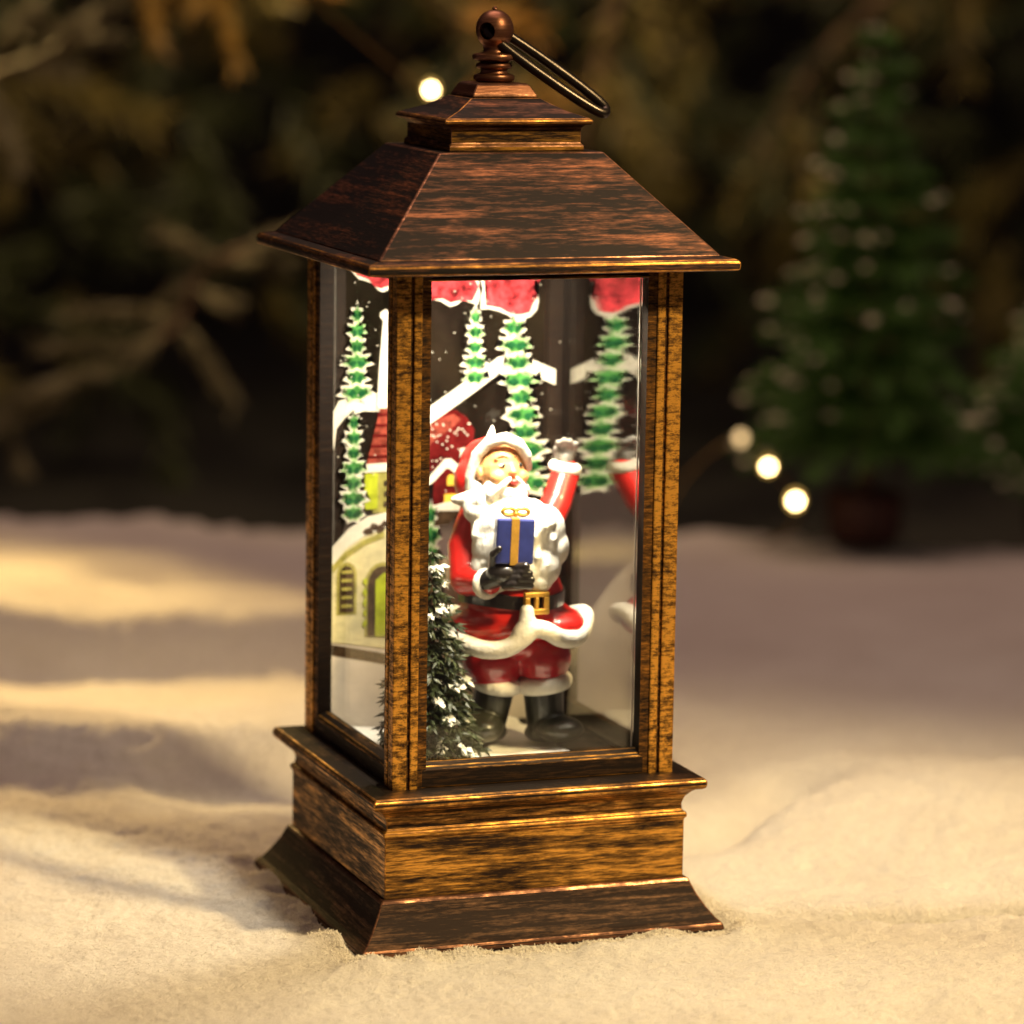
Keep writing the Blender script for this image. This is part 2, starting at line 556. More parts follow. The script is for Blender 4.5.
M['black_cloth'] = paint('black_cloth', (0.004, 0.0035, 0.004), rough=0.95, var=0.3, scale=1.5)
bm = bmesh.new(); add_box(bm, -90, 130, -40, 160, -7.0, -5.5)
tag(obj('table_surface', bm, M['black_cloth']), kind='structure')
def build_backdrop():
    bm = bmesh.new()
    n = 90
    rows = []
    for k in range(n + 1):
        x = -120 + 290 * k / n
        y = 128 + 1.6 * math.sin(x * 0.35) + 0.8 * math.sin(x * 0.93)
        rows.append([bm.verts.new((x, y, -5.5)), bm.verts.new((x, y, 90))])
    for a, b in zip(rows[:-1], rows[1:]):
        bm.faces.new((a[0], b[0], b[1], a[1]))
    tag(obj('backdrop', bm, M['black_cloth'], smooth=True), kind='structure')
build_backdrop()

# ------------------------------------------------------------------ the lantern
lantern = tag(empty('lantern'), 'tall antique bronze lantern with glass sides and a hipped roof, standing in snow', 'lantern')

bm = square_lathe([(2.955, -0.35), (2.965, 0.0), (2.95, 0.06), (2.86, 0.14), (2.74, 0.30), (2.62, 0.50), (2.53, 0.70), (2.50, 0.735)])
bevel_edges(bm, 0.022, 14)
obj('plinth', bm, [M['plinth'], M['edge_copper']], lantern)
bm = square_lathe([(2.455, 0.72), (2.455, 1.66), (2.49, 1.69), (2.49, 1.76), (2.43, 1.80), (2.42, 1.90), (2.46, 2.02), (2.54, 2.11), (2.60, 2.15)])
bevel_edges(bm, 0.02, 14)
obj('base_box', bm, [M['bronze'], M['edge_gold']], lantern)
bm = square_lathe([(2.62, 2.152), (2.70, 2.175), (2.725, 2.22), (2.725, 2.30), (2.68, 2.345), (2.45, 2.384)])
bevel_edges(bm, 0.022, 14)
obj('base_plate', bm, [M['bronze_dark'], M['edge_gold']], lantern)

def post_bm(sx, sy):
    """L-shaped corner post: proud outer bead, tick groove, second bead, dark inner step on both outer faces."""
    # profile along one leg measured from the outer corner: (distance, depth)
    leg = [(0.0, 0.0), (0.225, 0.0), (0.238, 0.04), (0.268, 0.04), (0.281, 0.0), (0.40, 0.0), (0.415, 0.03), (0.555, 0.045)]
    th = 0.28
    pts = [(d, q) for d, q in leg] + [(0.555, th), (th, th), (th, 0.555)] + [(q, d) for d, q in leg[::-1]][:-1]
    mats = []
    bm = bmesh.new()
    z0, z1 = 2.384, 10.25
    nz = 1
    def W(p, z):
        return (sx * (2.3 - p[0]), sy * (2.3 - p[1]), z)
    lo = [bm.verts.new(W(p, z0)) for p in pts]
    hi = [bm.verts.new(W(p, z1)) for p in pts]
    n = len(pts)
    for k in range(n):
        f = bm.faces.new((lo[k], lo[(k + 1) % n], hi[(k + 1) % n], hi[k]))
        a, b = pts[k], pts[(k + 1) % n]
        q = max(min(a), 0) + max(min(b), 0)
        f.material_index = 0 if q < 0.01 else (2 if min(max(a), max(b)) > 0.5 or q > 0.35 else 1)
    bm.faces.new(lo[::-1]); bm.faces.new(hi)
    bmesh.ops.recalc_face_normals(bm, faces=bm.faces)
    es = [e for e in bm.edges if abs(e.verts[0].co.z - e.verts[1].co.z) > 1 and any(f.material_index == 0 for f in e.link_faces)]
    bmesh.ops.bevel(bm, geom=es, offset=0.014, segments=2, profile=0.5, affect='EDGES', material=0, clamp_overlap=True)
    return bm
for sx, sy in ((-1, -1), (1, -1), (1, 1), (-1, 1)):
    obj('corner_post', post_bm(sx, sy), [M['post'], M['groove'], M['post_inside']], lantern)

def rail_bm(z0, z1, outer, inner, half):
    bm = bmesh.new()
    prof = [(outer, z0), (outer, z1 - 0.10), (outer - 0.04, z1 - 0.05), (outer - 0.16, z1), (inner, z1), (inner, z0)]
    ends = []
    for x in (-half, half):
        ends.append([bm.verts.new((x, -y, z)) for y, z in prof])
    n = len(prof)
    for k in range(n):
        bm.faces.new((ends[0][k], ends[1][k], ends[1][(k + 1) % n], ends[0][(k + 1) % n]))
    bm.faces.new(ends[0]); bm.faces.new(ends[1][::-1])
    bmesh.ops.recalc_face_normals(bm, faces=bm.faces)
    bevel_edges(bm, 0.015, 20)
    return bm
for k in range(4):
    for nm, z0, z1 in (('bottom_rail', 2.386, 2.76), ('top_rail', 10.12, 10.25)):
        bm = rail_bm(z0, z1, 2.262, 2.024, 2.02)
        bmesh.ops.rotate(bm, cent=(0, 0, 0), matrix=Matrix.Rotation(k * math.pi / 2, 3, 'Z'), verts=bm.verts)
        obj(nm, bm, [M['bronze_dark'], M['bronze']], lantern)

panes = []
for k in range(4):
    bm = bmesh.new(); add_box(bm, -1.975, 1.975, -2.020, -1.982, 2.50, 10.25)
    bmesh.ops.rotate(bm, cent=(0, 0, 0), matrix=Matrix.Rotation(k * math.pi / 2, 3, 'Z'), verts=bm.verts)
    panes.append(obj('glass_pane', bm, M['glass_shiny'] if k == 1 else M['glass_side'] if k == 3 else M['glass'], lantern))
back_pane = panes[2]
M['edge_glint'] = paint('pale_edge_glint', (0.66, 0.62, 0.55), 0.5, 0.05)  # pale strips stand in for light glinting along the pane edges
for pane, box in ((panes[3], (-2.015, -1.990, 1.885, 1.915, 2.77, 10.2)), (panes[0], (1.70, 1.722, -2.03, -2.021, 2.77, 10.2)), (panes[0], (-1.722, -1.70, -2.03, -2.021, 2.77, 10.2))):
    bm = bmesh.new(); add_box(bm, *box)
    obj('edge_glint', bm, M['edge_glint'], pane)

# eave, roof, neck, cap
bm = square_lathe([(1.9, 10.255), (2.86, 10.255), (2.955, 10.275), (2.965, 10.33), (2.965, 10.40), (2.92, 10.44), (2.76, 10.47)], True, True)
bevel_edges(bm, 0.02, 14)
obj('eave', bm, [M['bronze_roof'], M['edge_gold']], lantern)
bm = square_lathe([(2.74, 10.472), (2.02, 11.24), (1.33, 11.975)])
bevel_edges(bm, 0.03, 14)
obj('roof', bm, [M['bronze_roof'], M['edge_copper']], lantern)
bm = square_lathe([(1.10, 11.977), (1.10, 12.06), (1.06, 12.09), (1.06, 12.32), (1.10, 12.36), (1.12, 12.375)])
bevel_edges(bm, 0.016, 14)
obj('roof_neck', bm, [M['bronze'], M['edge_copper']], lantern)
bm = square_lathe([(1.17, 12.377), (1.205, 12.40), (1.205, 12.45), (1.17, 12.475), (0.88, 12.58), (0.66, 12.70), (0.56, 12.76)])
bevel_edges(bm, 0.016, 14)
obj('roof_cap', bm, [M['bronze_roof'], M['edge_gold']], lantern)
bm = square_lathe([(0.53, 12.762), (0.53, 12.80), (0.43, 12.96), (0.38, 12.98)])
bevel_edges(bm, 0.02, 14)
obj('finial_block', bm, [M['copper'], M['edge_copper']], lantern)

def finial():
    prof = [(0.26, 12.982), (0.31, 13.01), (0.325, 13.05), (0.31, 13.09), (0.22, 13.12), (0.205, 13.17), (0.27, 13.20), (0.285, 13.235), (0.27, 13.27),
            (0.215, 13.29), (0.33, 13.33), (0.345, 13.375), (0.33, 13.41), (0.19, 13.44), (0.17, 13.48)]
    for k in range(0, 13):
        a = -math.pi / 2 + math.pi * (0.2 + 0.8 * k / 12)
        prof.append((0.03 + 0.265 * math.cos(a) if k < 12 else 0.02, 13.79 + 0.30 * math.sin(a)))
    prof += [(0.05, 14.10), (0.03, 14.135), (0.01, 14.145)]
    bm = lathe(prof, 40)
    me = bpy.data.meshes.new('f'); bm.to_mesh(me); bm.free()
    o = bpy.data.objects.new('f', me); COL.objects.link(o)
    cb = bmesh.new()
    ax = Vector((-0.72, -0.69, 0)).normalized()
    q = Vector((0, 0, 1)).rotation_difference(ax).to_matrix().to_4x4()
    bmesh.ops.create_cone(cb, cap_ends=True, segments=28, radius1=0.135, radius2=0.135, depth=2.0, matrix=Matrix.Translation((0, 0, 13.77)) @ q)
    me2 = bpy.data.meshes.new('c'); cb.to_mesh(me2); cb.free()
    c = bpy.data.objects.new('c', me2); COL.objects.link(c)
    md = o.modifiers.new('b', 'BOOLEAN'); md.operation = 'DIFFERENCE'; md.object = c; md.solver = 'EXACT'
    dg = bpy.context.evaluated_depsgraph_get()
    ev = o.evaluated_get(dg)
    out = bmesh.new(); out.from_mesh(ev.to_mesh()); ev.to_mesh_clear()
    for t in (o, c): bpy.data.objects.remove(t, do_unlink=True)
    bevel_edges(out, 0.012, 50, 0)
    f = obj('finial', out, M['copper'], lantern, smooth=False)
    for p in f.data.polygons:
        p.use_smooth = len(p.vertices) == 4
finial()

def ring_handle():
    # wire loop threaded through the finial, lying over towards the front right corner
    a = Vector((-0.14, 0.02, 13.83)); d = Vector((1.80, -0.55, -1.28))
    side = Vector((-0.40, -0.60, -0.55)).normalized()
    pts = []
    n = 48
    for k in range(n):
        t = 2 * math.pi * k / n
        along = 0.5 - 0.5 * math.cos(t)
        wd = 0.30 * (math.sin(t)) * (1.0 if abs(math.sin(t)) < 1 else 1)
        wd = 0.17 * math.copysign(abs(math.sin(t)) ** 0.6, math.sin(t))
        pts.append(a + d * along + side * wd)
    bm = bmesh.new()
    tube(bm, pts, 0.082, 12, closed=True)
    obj('ring_handle', bm, M['steel'], lantern, smooth=True)
ring_handle()

# lamp under the roof, lit
def led_lamp():
    LY = -1.30
    cup = lathe([(0.55, 10.17), (0.62, 10.17), (0.62, 10.253), (0.55, 10.253)], 28)
    bmesh.ops.translate(cup, verts=cup.verts, vec=(0.2, LY, 0))
    hs = obj('lamp_holder', cup, M['bronze_dark'], lantern)
    bulb = bmesh.new()
    ball(bulb, (0.2, LY, 10.205), (0.4, 0.4, 0.04))
    obj('lamp_bulb', bulb, glow('lamp_bulb_glow', (1.0, 0.90, 0.72), 12.0), hs, smooth=True)
    l = bpy.data.lights.new('lamp_light', 'AREA')
    l.shape = 'DISK'; l.size = 1.9 * S
    l.energy = 0.22; l.color = (1.0, 0.87, 0.66)
    o = bpy.data.objects.new('lamp_light', l); COL.objects.link(o)
    o.location = Vector((0.2, -1.0, 10.10)) * S
    o.rotation_euler = Euler((math.radians(20), 0, 0))
    o.parent = lantern
led_lamp()

# snow bed and floor inside
def snow_bed():
    n = 60
    bm = bmesh.new()
    def zf(x, y):
        e = min(1.6 - x, 1.0) if x > 0.6 else 1.0
        z = 2.44 + 0.07 * fbm(np.array(x), np.array(y), 0.9, 5, 3)
        return float(z)
    g = [[None] * (n + 1) for _ in range(n + 1)]
    for i in range(n + 1):
        for j in range(n + 1):
            x = -1.97 + 3.13 * i / n + 0.03 * math.sin(j * 0.7); y = -1.97 + 3.92 * j / n
            if i == 0: x = -1.97
            g[i][j] = bm.verts.new((x, y, zf(x, y)))
    for i in range(n):
        for j in range(n):
            bm.faces.new((g[i][j], g[i + 1][j], g[i + 1][j + 1], g[i][j + 1]))
    edge = [g[i][0] for i in range(n + 1)] + [g[n][j] for j in range(1, n + 1)] + [g[i][n] for i in range(n - 1, -1, -1)] + [g[0][j] for j in range(n - 1, 0, -1)]
    low = [bm.verts.new((v.co.x, v.co.y, 2.387)) for v in edge]
    L = len(edge)
    for k in range(L):
        bm.faces.new((edge[(k + 1) % L], edge[k], low[k], low[(k + 1) % L]))
    obj('snow_bed', bm, paint('white_resin_snow', (0.82, 0.80, 0.76), 0.6, 0.05, 4, 0.4, 0.05), lantern, smooth=True)
snow_bed()

# ------------------------------------------------------------------ printed picture on the inside of the back pane
INK = {
    'white': ink('ink_cream', (0.80, 0.76, 0.66), 0.05),
    'green': ink('ink_green', (0.07, 0.25, 0.06), 0.25),
    'mint': ink('ink_mint', (0.42, 0.60, 0.30), 0.15, 8),
    'dark_green': ink('ink_dark_green', (0.015, 0.10, 0.035), 0.25),
    'red': ink('ink_red', (0.50, 0.05, 0.06), 0.42, 6),
    'deep_red': ink('ink_deep_red', (0.13, 0.010, 0.010), 0.3, 3),
    'brick': ink('ink_brick', (0.30, 0.06, 0.04), 0.3, 9),
    'cream_yellow': ink('ink_cream_yellow', (0.72, 0.66, 0.40), 0.08),
    'lime': ink('ink_lime', (0.50, 0.56, 0.03), 0.15),
    'olive': ink('ink_olive', (0.42, 0.38, 0.10), 0.2),
    'brown': ink('ink_brown', (0.075, 0.045, 0.025), 0.3, 8),
    'snow': ink('ink_snow', (0.78, 0.70, 0.60), 0.05, 2),
    'yellow': ink('ink_yellow', (0.85, 0.55, 0.08), 0.1),
}
FILM_Y = 1.974
def film():
    m, nt, out = new_mat('clear_film')
    tr = nt.nodes.new('ShaderNodeBsdfTransparent')
    df = nt.nodes.new('ShaderNodeBsdfDiffuse'); df.inputs[0].default_value = (0.55, 0.36, 0.25, 1)
    n = noise_tex(nt, coords(nt, (1.6, 1.6, 0.7)), 1.0, 5, 0.7)
    f = ramp(nt, n, [(0.3, (0.001,) * 3), (0.7, (0.009,) * 3)])
    mx = nt.nodes.new('ShaderNodeMixShader')
    nt.links.new(f, mx.inputs[0]); nt.links.new(tr.outputs[0], mx.inputs[1]); nt.links.new(df.outputs[0], mx.inputs[2])
    nt.links.new(mx.outputs[0], out.inputs[0])
    bm = bmesh.new(); add_box(bm, -1.96, 1.96, FILM_Y + 0.001, FILM_Y + 0.005, 2.50, 10.2)
    obj('printed_film', bm, m, back_pane)
film()
def print_layers(name, layers):
    """layers: (outline in (x, z), ink, level); flat printed shapes a hair apart, one object for one printed motif."""
    mats = []; bm = bmesh.new()
    for outline, k, lev in layers:
        outline = [(min(max(x, -1.965), 1.93), z) for x, z in outline]
        if INK[k] not in mats: mats.append(INK[k])
        mi = mats.index(INK[k])
        y0 = FILM_Y - 0.006 * lev; y1 = FILM_Y - 0.006 * (lev - 1) - 0.001
        a = [bm.verts.new((x, y0, z)) for x, z in outline]
        b = [bm.verts.new((x, y1, z)) for x, z in outline]
        n = len(a)
        try:
            f = bm.faces.new(a); f.material_index = mi
            f = bm.faces.new(b[::-1]); f.material_index = mi
        except Exception:
            continue
        for q in range(n):
            f = bm.faces.new((a[(q + 1) % n], a[q], b[q], b[(q + 1) % n])); f.material_index = mi
    bmesh.ops.triangulate(bm, faces=[f for f in bm.faces if len(f.verts) > 4])
    return obj(name, bm, mats, back_pane)

def scallop(outline, amp, n, seed):
    """Add little bumps to a closed outline."""
    r = random.Random(seed)
    pts = []
    L = len(outline)
    for i in range(L):
        a = Vector(outline[i]); b = Vector(outline[(i + 1) % L])
        d = b - a
        if d.length < 1e-6: continue
        nrm = Vector((d.y, -d.x)).normalized()
        m = max(1, int(d.length * n))
        for k in range(m):
            t = (k + r.uniform(-0.2, 0.2) * (k > 0)) / m
            p = a + d * t + nrm * (amp * r.uniform(-1, 1))
            pts.append((p.x, p.y))
    return pts

def blob(cx, cz, rx, rz, n=18, amp=0.15, seed=0):
    r = random.Random(seed)
    return [(cx + rx * math.cos(2 * math.pi * k / n) * (1 + r.uniform(-amp, amp)), cz + rz * math.sin(2 * math.pi * k / n) * (1 + r.uniform(-amp, amp))) for k in range(n)]

def printed_tree(cx, ztop, zbot, wtop, wbot, tiers, seed, dx=0.0, lev=2):
    r = random.Random(seed)
    H = ztop - zbot
    tierH = H / tiers
    layers = []
    def star(c, z, hw, hh, k0, lv, ink_name):
        pts = []
        n = 14
        for k in range(n):
            an = math.pi / 2 + 2 * math.pi * k / n
            q = (1.0 if k % 2 == 0 else 0.66) * r.uniform(0.86, 1.12)
            pts.append((c + hw * q * math.cos(an), z + hh * q * math.sin(an)))
        layers.append((pts, ink_name, lv))
    for t in range(tiers):
        f = (t + 0.5) / tiers
        hw = (wtop + (wbot - wtop) * f ** 0.8) * (1.25 if t % 2 else 0.92) * r.uniform(0.92, 1.08)
        z = ztop - tierH * (t + 0.5); c = cx + dx * f
        alt = 0.5 * (t % 2)
        star(c, z, hw * 1.05, tierH * 0.78, t, lev + alt, 'white')
        star(c, z, hw * 0.84, tierH * 0.62, t, lev + 1 + alt, 'mint')
        star(c, z + tierH * 0.02, hw * 0.62, tierH * 0.46, t, lev + 2 + alt, 'green')
        for sd in (-1, 1):
            layers.append((blob(c + sd * hw * 0.25, z - tierH * 0.06 * r.uniform(0, 2), hw * 0.22, tierH * 0.22, 9, 0.35, seed + t * 3 + sd), 'dark_green', lev + 3 + alt))
        layers.append((blob(c + hw * r.uniform(-0.5, 0.5), z - tierH * 0.45, hw * 0.14, tierH * 0.09, 8, 0.3, seed + t), 'white', lev + 4))
    layers.append(([(cx - 0.05, ztop - tierH * 0.3), (cx + 0.05, ztop - tierH * 0.3), (cx, ztop + 0.12)], 'white', lev))
    return print_layers('printed_fir', layers)

def P2(*pts): return list(pts)
# left part: church, steeple, two firs, snow
snow_l = [(-2.06, 2.4), (-2.06, 5.3), (-1.76, 5.62), (-1.35, 5.9), (-0.95, 5.95), (-0.30, 5.25), (0.6, 5.05), (1.0, 4.7), (1.55, 4.0), (1.75, 3.1), (1.8, 2.4)]
print_layers('printed_snowfield', [(snow_l[::-1], 'snow', 1),
    ([(-2.0, 3.82), (-2.0, 3.64), (-1.3, 3.50), (-0.7, 3.36), (-0.4, 3.40), (-0.7, 3.52), (-1.2, 3.66)][::-1], 'brown', 2)])
church = []
church.append(([(-1.98, 3.86), (-1.96, 5.28), (-1.62, 5.55), (-1.05, 5.80), (-0.75, 5.78), (-0.75, 3.66)][::-1], 'cream_yellow', 3))
church.append(([(-2.03, 5.16), (-2.0, 5.42), (-1.68, 5.72), (-1.36, 5.90), (-0.70, 6.02), (-0.70, 5.80), (-1.06, 5.70), (-1.42, 5.58), (-1.74, 5.38), (-1.94, 5.14)][::-1], 'white', 5))
church.append(([(-2.0, 5.10), (-1.74, 5.33), (-1.42, 5.52), (-1.08, 5.64), (-1.08, 5.54), (-1.40, 5.43), (-1.72, 5.22), (-1.94, 5.00)][::-1], 'olive', 4))
for s in range(6):
    church.append((blob(-1.36 + 0.10 * s, 5.66 + 0.02 * s + (0.05 if s % 2 else 0), 0.075, 0.055, 9, 0.3, s), 'brown', 6))
def arch(cx, z0, w, h, n=8):
    return [(cx - w, z0), (cx + w, z0)] + [(cx + w * math.cos(math.pi * k / n), z0 + h + w * 1.2 * math.sin(math.pi * k / n)) for k in range(n + 1)]
church.append((arch(-1.71, 4.30, 0.17, 0.66), 'olive', 4))
church.append((arch(-1.71, 4.34, 0.12, 0.62), 'brown', 5))
for s in range(5):
    church.append(([(-1.80, 4.42 + 0.14 * s), (-1.62, 4.42 + 0.14 * s), (-1.62, 4.47 + 0.14 * s), (-1.80, 4.47 + 0.14 * s)], 'olive', 6))
church.append((arch(-1.10, 3.92, 0.30, 0.86), 'olive', 4))
church.append((arch(-1.10, 3.92, 0.25, 0.86), 'brown', 5))
church.append(([(-1.22, 3.92), (-0.90, 3.92), (-0.90, 4.85), (-1.06, 4.97), (-1.22, 4.85)], 'lime', 6))
for s in range(5):
    church.append((blob(-1.40, 4.15 + 0.17 * s, 0.035, 0.06, 7, 0.3, s + 30), 'lime', 6))
print_layers('printed_church', church)
steeple = [([(-1.28, 5.95), (-1.28, 6.78), (-0.72, 6.78), (-0.72, 5.95)][::-1], 'olive', 4),
           ([(-1.40, 6.72), (-1.16, 7.70), (-0.80, 7.70), (-0.62, 6.72)], 'brick', 5),
           ([(-1.46, 6.62), (-1.44, 6.76), (-0.62, 6.78), (-0.62, 6.64)], 'white', 6),
           ([(-1.23, 7.66), (-1.19, 8.4), (-1.13, 9.15), (-1.06, 9.15), (-0.98, 8.4), (-0.95, 7.66)], 'white', 6),
           (blob(-1.10, 9.17, 0.09, 0.09, 12, 0.1, 3), 'white', 7),
           ([(-1.42, 6.02), (-1.42, 6.60), (-1.20, 6.60), (-1.20, 6.02)][::-1], 'lime', 6)]
for s in range(5):
    steeple.append(([(-1.36 + 0.035 * s, 6.86 + 0.17 * s), (-0.7 - 0.02 * s, 6.86 + 0.17 * s), (-0.7 - 0.02 * s, 6.90 + 0.17 * s), (-1.36 + 0.035 * s, 6.90 + 0.17 * s)], 'deep_red', 7))
for s in range(3):
    for q in range(3):
        steeple.append((blob(-1.06 + 0.12 * q, 6.1 + 0.17 * s, 0.04, 0.055, 7, 0.2, s * 3 + q), 'brown', 7))
print_layers('printed_steeple', steeple)
print_layers('printed_arch', [([(-2.05, 7.15), (-2.05, 7.60), (-1.86, 7.80), (-1.5, 7.88), (-0.9, 7.86), (-0.9, 7.60), (-1.45, 7.62), (-1.76, 7.52), (-1.9, 7.35), (-1.94, 7.0)], 'white', 2)])
printed_tree(-1.57, 9.30, 7.80, 0.10, 0.28, 6, 5, lev=4)
printed_tree(-1.62, 7.56, 5.84, 0.11, 0.26, 7, 8, dx=0.0, lev=7)
# right part: red blossoms, snowy roof, red dome, house, firs
def blossom(ol, seed, lev):
    big = [(x, z) for x, z in ol]
    cx = sum(p[0] for p in ol) / len(ol); cz = sum(p[1] for p in ol) / len(ol)
    big = [(cx + (x - cx) * 1.16, cz + (z - cz) * 1.22) for x, z in ol]
    return [(scallop(big, 0.035, 9, seed), 'white', lev), (scallop(ol, 0.03, 9, seed + 1), 'red', lev + 1)]
def ccw(p):
    a = sum(p[i][0] * p[(i + 1) % len(p)][1] - p[(i + 1) % len(p)][0] * p[i][1] for i in range(len(p)))
    return p if a > 0 else p[::-1]
print_layers('printed_blossom', blossom(ccw([(-0.36, 9.95), (0.34, 9.93), (0.50, 9.60), (0.40, 9.36), (0.20, 9.40), (0.02, 9.32), (-0.12, 9.42), (-0.34, 9.40)]), 2, 2))
print_layers('printed_blossom', blossom(ccw([(0.55, 10.0), (1.62, 10.0), (1.56, 9.72), (1.44, 9.56), (1.50, 9.40), (1.38, 9.16), (1.10, 9.12), (0.88, 9.26), (0.62, 9.30), (0.66, 9.55)]), 5, 2))
print_layers('printed_blossom', blossom(ccw([(-1.72, 10.05), (-0.95, 10.05), (-0.98, 9.66), (-1.16, 9.58), (-1.40, 9.74), (-1.58, 9.82)]), 9, 2))
roof_band = [(-0.92, 7.10), (-0.51, 7.49), (-0.34, 7.65), (0.08, 7.92), (0.51, 8.21), (0.85, 8.44), (1.11, 8.49), (1.37, 8.42), (1.85, 8.21), (1.85, 7.96), (1.46, 8.12), (1.11, 8.23), (0.85, 8.16), (0.34, 7.81), (-0.08, 7.53), (-0.37, 7.34), (-0.90, 6.80)]
print_layers('printed_arch', [(ccw(roof_band), 'white', 3)])
dome = [(ccw([(-0.50, 6.60), (-0.46, 7.30), (-0.30, 7.48), (-0.08, 7.58), (0.12, 7.60), (0.31, 7.48), (0.45, 7.26), (0.44, 6.94), (0.30, 6.64)]), 'deep_red', 2),
        (ccw([(-0.40, 7.22), (-0.20, 7.44), (0.08, 7.53), (0.22, 7.44), (0.06, 7.30), (-0.16, 7.16), (-0.34, 7.02)]), 'brick', 4)]
for s in range(26):
    rr = random.Random(s)
    dome.append((blob(rr.uniform(-0.38, 0.40), rr.uniform(6.7, 7.4), 0.016, 0.016, 6, 0.2, s), 'white', 5))
print_layers('printed_dome', dome)
house = [(ccw([(-0.26, 6.02), (-0.24, 6.42), (-0.04, 6.66), (0.02, 6.66), (0.30, 6.42), (0.32, 6.02)]), 'deep_red', 5),
         (ccw([(-0.36, 6.36), (-0.34, 6.50), (-0.06, 6.80), (0.05, 6.80), (0.42, 6.48), (0.44, 6.32), (0.32, 6.38), (0.02, 6.64), (-0.04, 6.64), (-0.26, 6.42)]), 'white', 7),
         (ccw(arch(0.05, 6.36, 0.07, 0.10)), 'yellow', 8), (ccw([(-0.06, 6.06), (0.14, 6.06), (0.14, 6.22), (-0.06, 6.22)]), 'yellow', 6),
         (ccw([(0.20, 6.62), (0.20, 6.96), (0.28, 6.98), (0.28, 6.60)]), 'white', 8),
         (ccw([(-0.34, 5.70), (-0.30, 5.92), (-0.14, 6.00), (0.12, 6.04), (0.18, 5.92), (0.02, 5.72)]), 'brown', 9),
         (ccw([(-0.46, 5.62), (-0.40, 5.86), (-0.26, 6.04), (0.14, 6.12), (0.30, 6.02), (0.22, 5.94), (-0.16, 5.95), (-0.30, 5.78), (-0.34, 5.62)]), 'white', 10)]
print_layers('printed_house', house)
printed_tree(0.44, 9.22, 8.0, 0.09, 0.26, 5, 15, lev=5)
printed_tree(1.08, 9.06, 6.2, 0.26, 0.36, 10, 18, dx=0.36, lev=7)
printed_tree(-0.30, 6.05, 4.4, 0.10, 0.30, 5, 25, lev=12)
fl = []
for s in range(120):
    rr = random.Random(700 + s)
    fl.append((blob(rr.uniform(-1.9, 1.9), rr.uniform(6.2, 9.9), 0.011, 0.011, 6, 0.2, s), 'white', 14))
print_layers('printed_snowflakes', fl)

# ------------------------------------------------------------------ the figurine
M['red'] = paint('glossy_red_paint', (0.58, 0.018, 0.014), 0.32, 0.10, 2.0, 0.10, 0.03, coat=0.5)
M['trouser'] = paint('deep_red_paint', (0.36, 0.010, 0.016), 0.32, 0.12, 2.0, 0.10, 0.03, coat=0.5)
M['fur'] = paint('white_fur_paint', (0.82, 0.78, 0.70), 0.55, 0.05, 9.0, 0.6, 0.05)
M['beard'] = paint('white_beard_paint', (0.84, 0.81, 0.75), 0.5, 0.04, 4.0, 0.75, 0.07, stretch=(2.2, 2.2, 0.6))
M['skin'] = paint('skin_paint', (0.62, 0.30, 0.12), 0.42, 0.07, 3.0, 0.05, 0.02, coat=0.2)
M['boot'] = paint('black_green_boot_paint', (0.022, 0.022, 0.014), 0.38, 0.25, 3.0, 0.3, 0.04, coat=0.25)
M['glove'] = paint('black_glove_paint', (0.016, 0.013, 0.012), 0.28, 0.25, 4.0, 0.2, 0.03, coat=0.5)
M['goldpaint'] = paint('gold_paint', (0.62, 0.34, 0.06), 0.35, 0.15, 4.0, 0.2, 0.03, metal=0.4)
M['blue'] = paint('blue_parcel_paint', (0.030, 0.042, 0.21), 0.35, 0.15, 3.0, 0.1, 0.02, coat=0.3)
M['lips'] = paint('lip_paint', (0.50, 0.04, 0.035), 0.35, 0.1, 3.0)
M['iris'] = paint('eye_paint', (0.02, 0.03, 0.03), 0.2, 0.2, 3.0)
M['eyewhite'] = paint('eye_white_paint', (0.80, 0.74, 0.62), 0.3, 0.04, 3.0)
M['brow'] = paint('brow_paint', (0.36, 0.16, 0.06), 0.5, 0.1, 3.0)

FS = 62.5
def F(x, h, d=0.0):
    """figurine blueprint: x right and h up from between the feet (62 units to the centimetre), d cm towards the viewer"""
    return Vector((x / FS, -d, h / FS / 0.987 + d * 0.159))

fig = tag(empty('figurine', (0.48, 0.27, 2.405), math.radians(-20.1)),
          'painted figurine of a white-bearded man in a red suit, raised arm, holding a blue parcel', 'figurine')
VX = 0.030
# jacket with both arms, one skin
bm = bmesh.new()
ball(bm, F(2, 196, 0.0), (0.80, 0.66, 0.85))
ball(bm, F(2, 150, 0.02), (0.84, 0.74, 0.70))
ball(bm, F(4, 128, 0.02), (0.98, 0.80, 0.42))
ball(bm, F(-18, 122, 0.25), (0.68, 0.55, 0.32)); ball(bm, F(50, 122, 0.15), (0.46, 0.55, 0.26)); ball(bm, F(58, 116, 0.18), (0.36, 0.5, 0.2))
capsule(bm, [F(-34, 232, 0.0), F(-44, 196, 0.15), F(-42, 166, 0.40), F(-20, 163, 0.80)], [0.27, 0.30, 0.29, 0.22])
capsule(bm, [F(36, 222, -0.05), F(46, 242, -0.30), F(55, 272, -0.55)], [0.27, 0.25, 0.235])
obj('jacket', fuse(bm, VX, 3), M['red'], fig, smooth=True)
# trousers
bm = bmesh.new()
ball(bm, F(6, 102, 0.0), (0.80, 0.55, 0.30))
ball(bm, F(-17, 84, 0.12), (0.50, 0.50, 0.42)); ball(bm, F(-14, 72, 0.12), (0.44, 0.44, 0.30))
ball(bm, F(36, 88, 0.08), (0.44, 0.48, 0.42)); ball(bm, F(36, 78, 0.08), (0.40, 0.44, 0.30))
obj('trousers', fuse(bm, VX, 3), M['trouser'], fig, smooth=True)
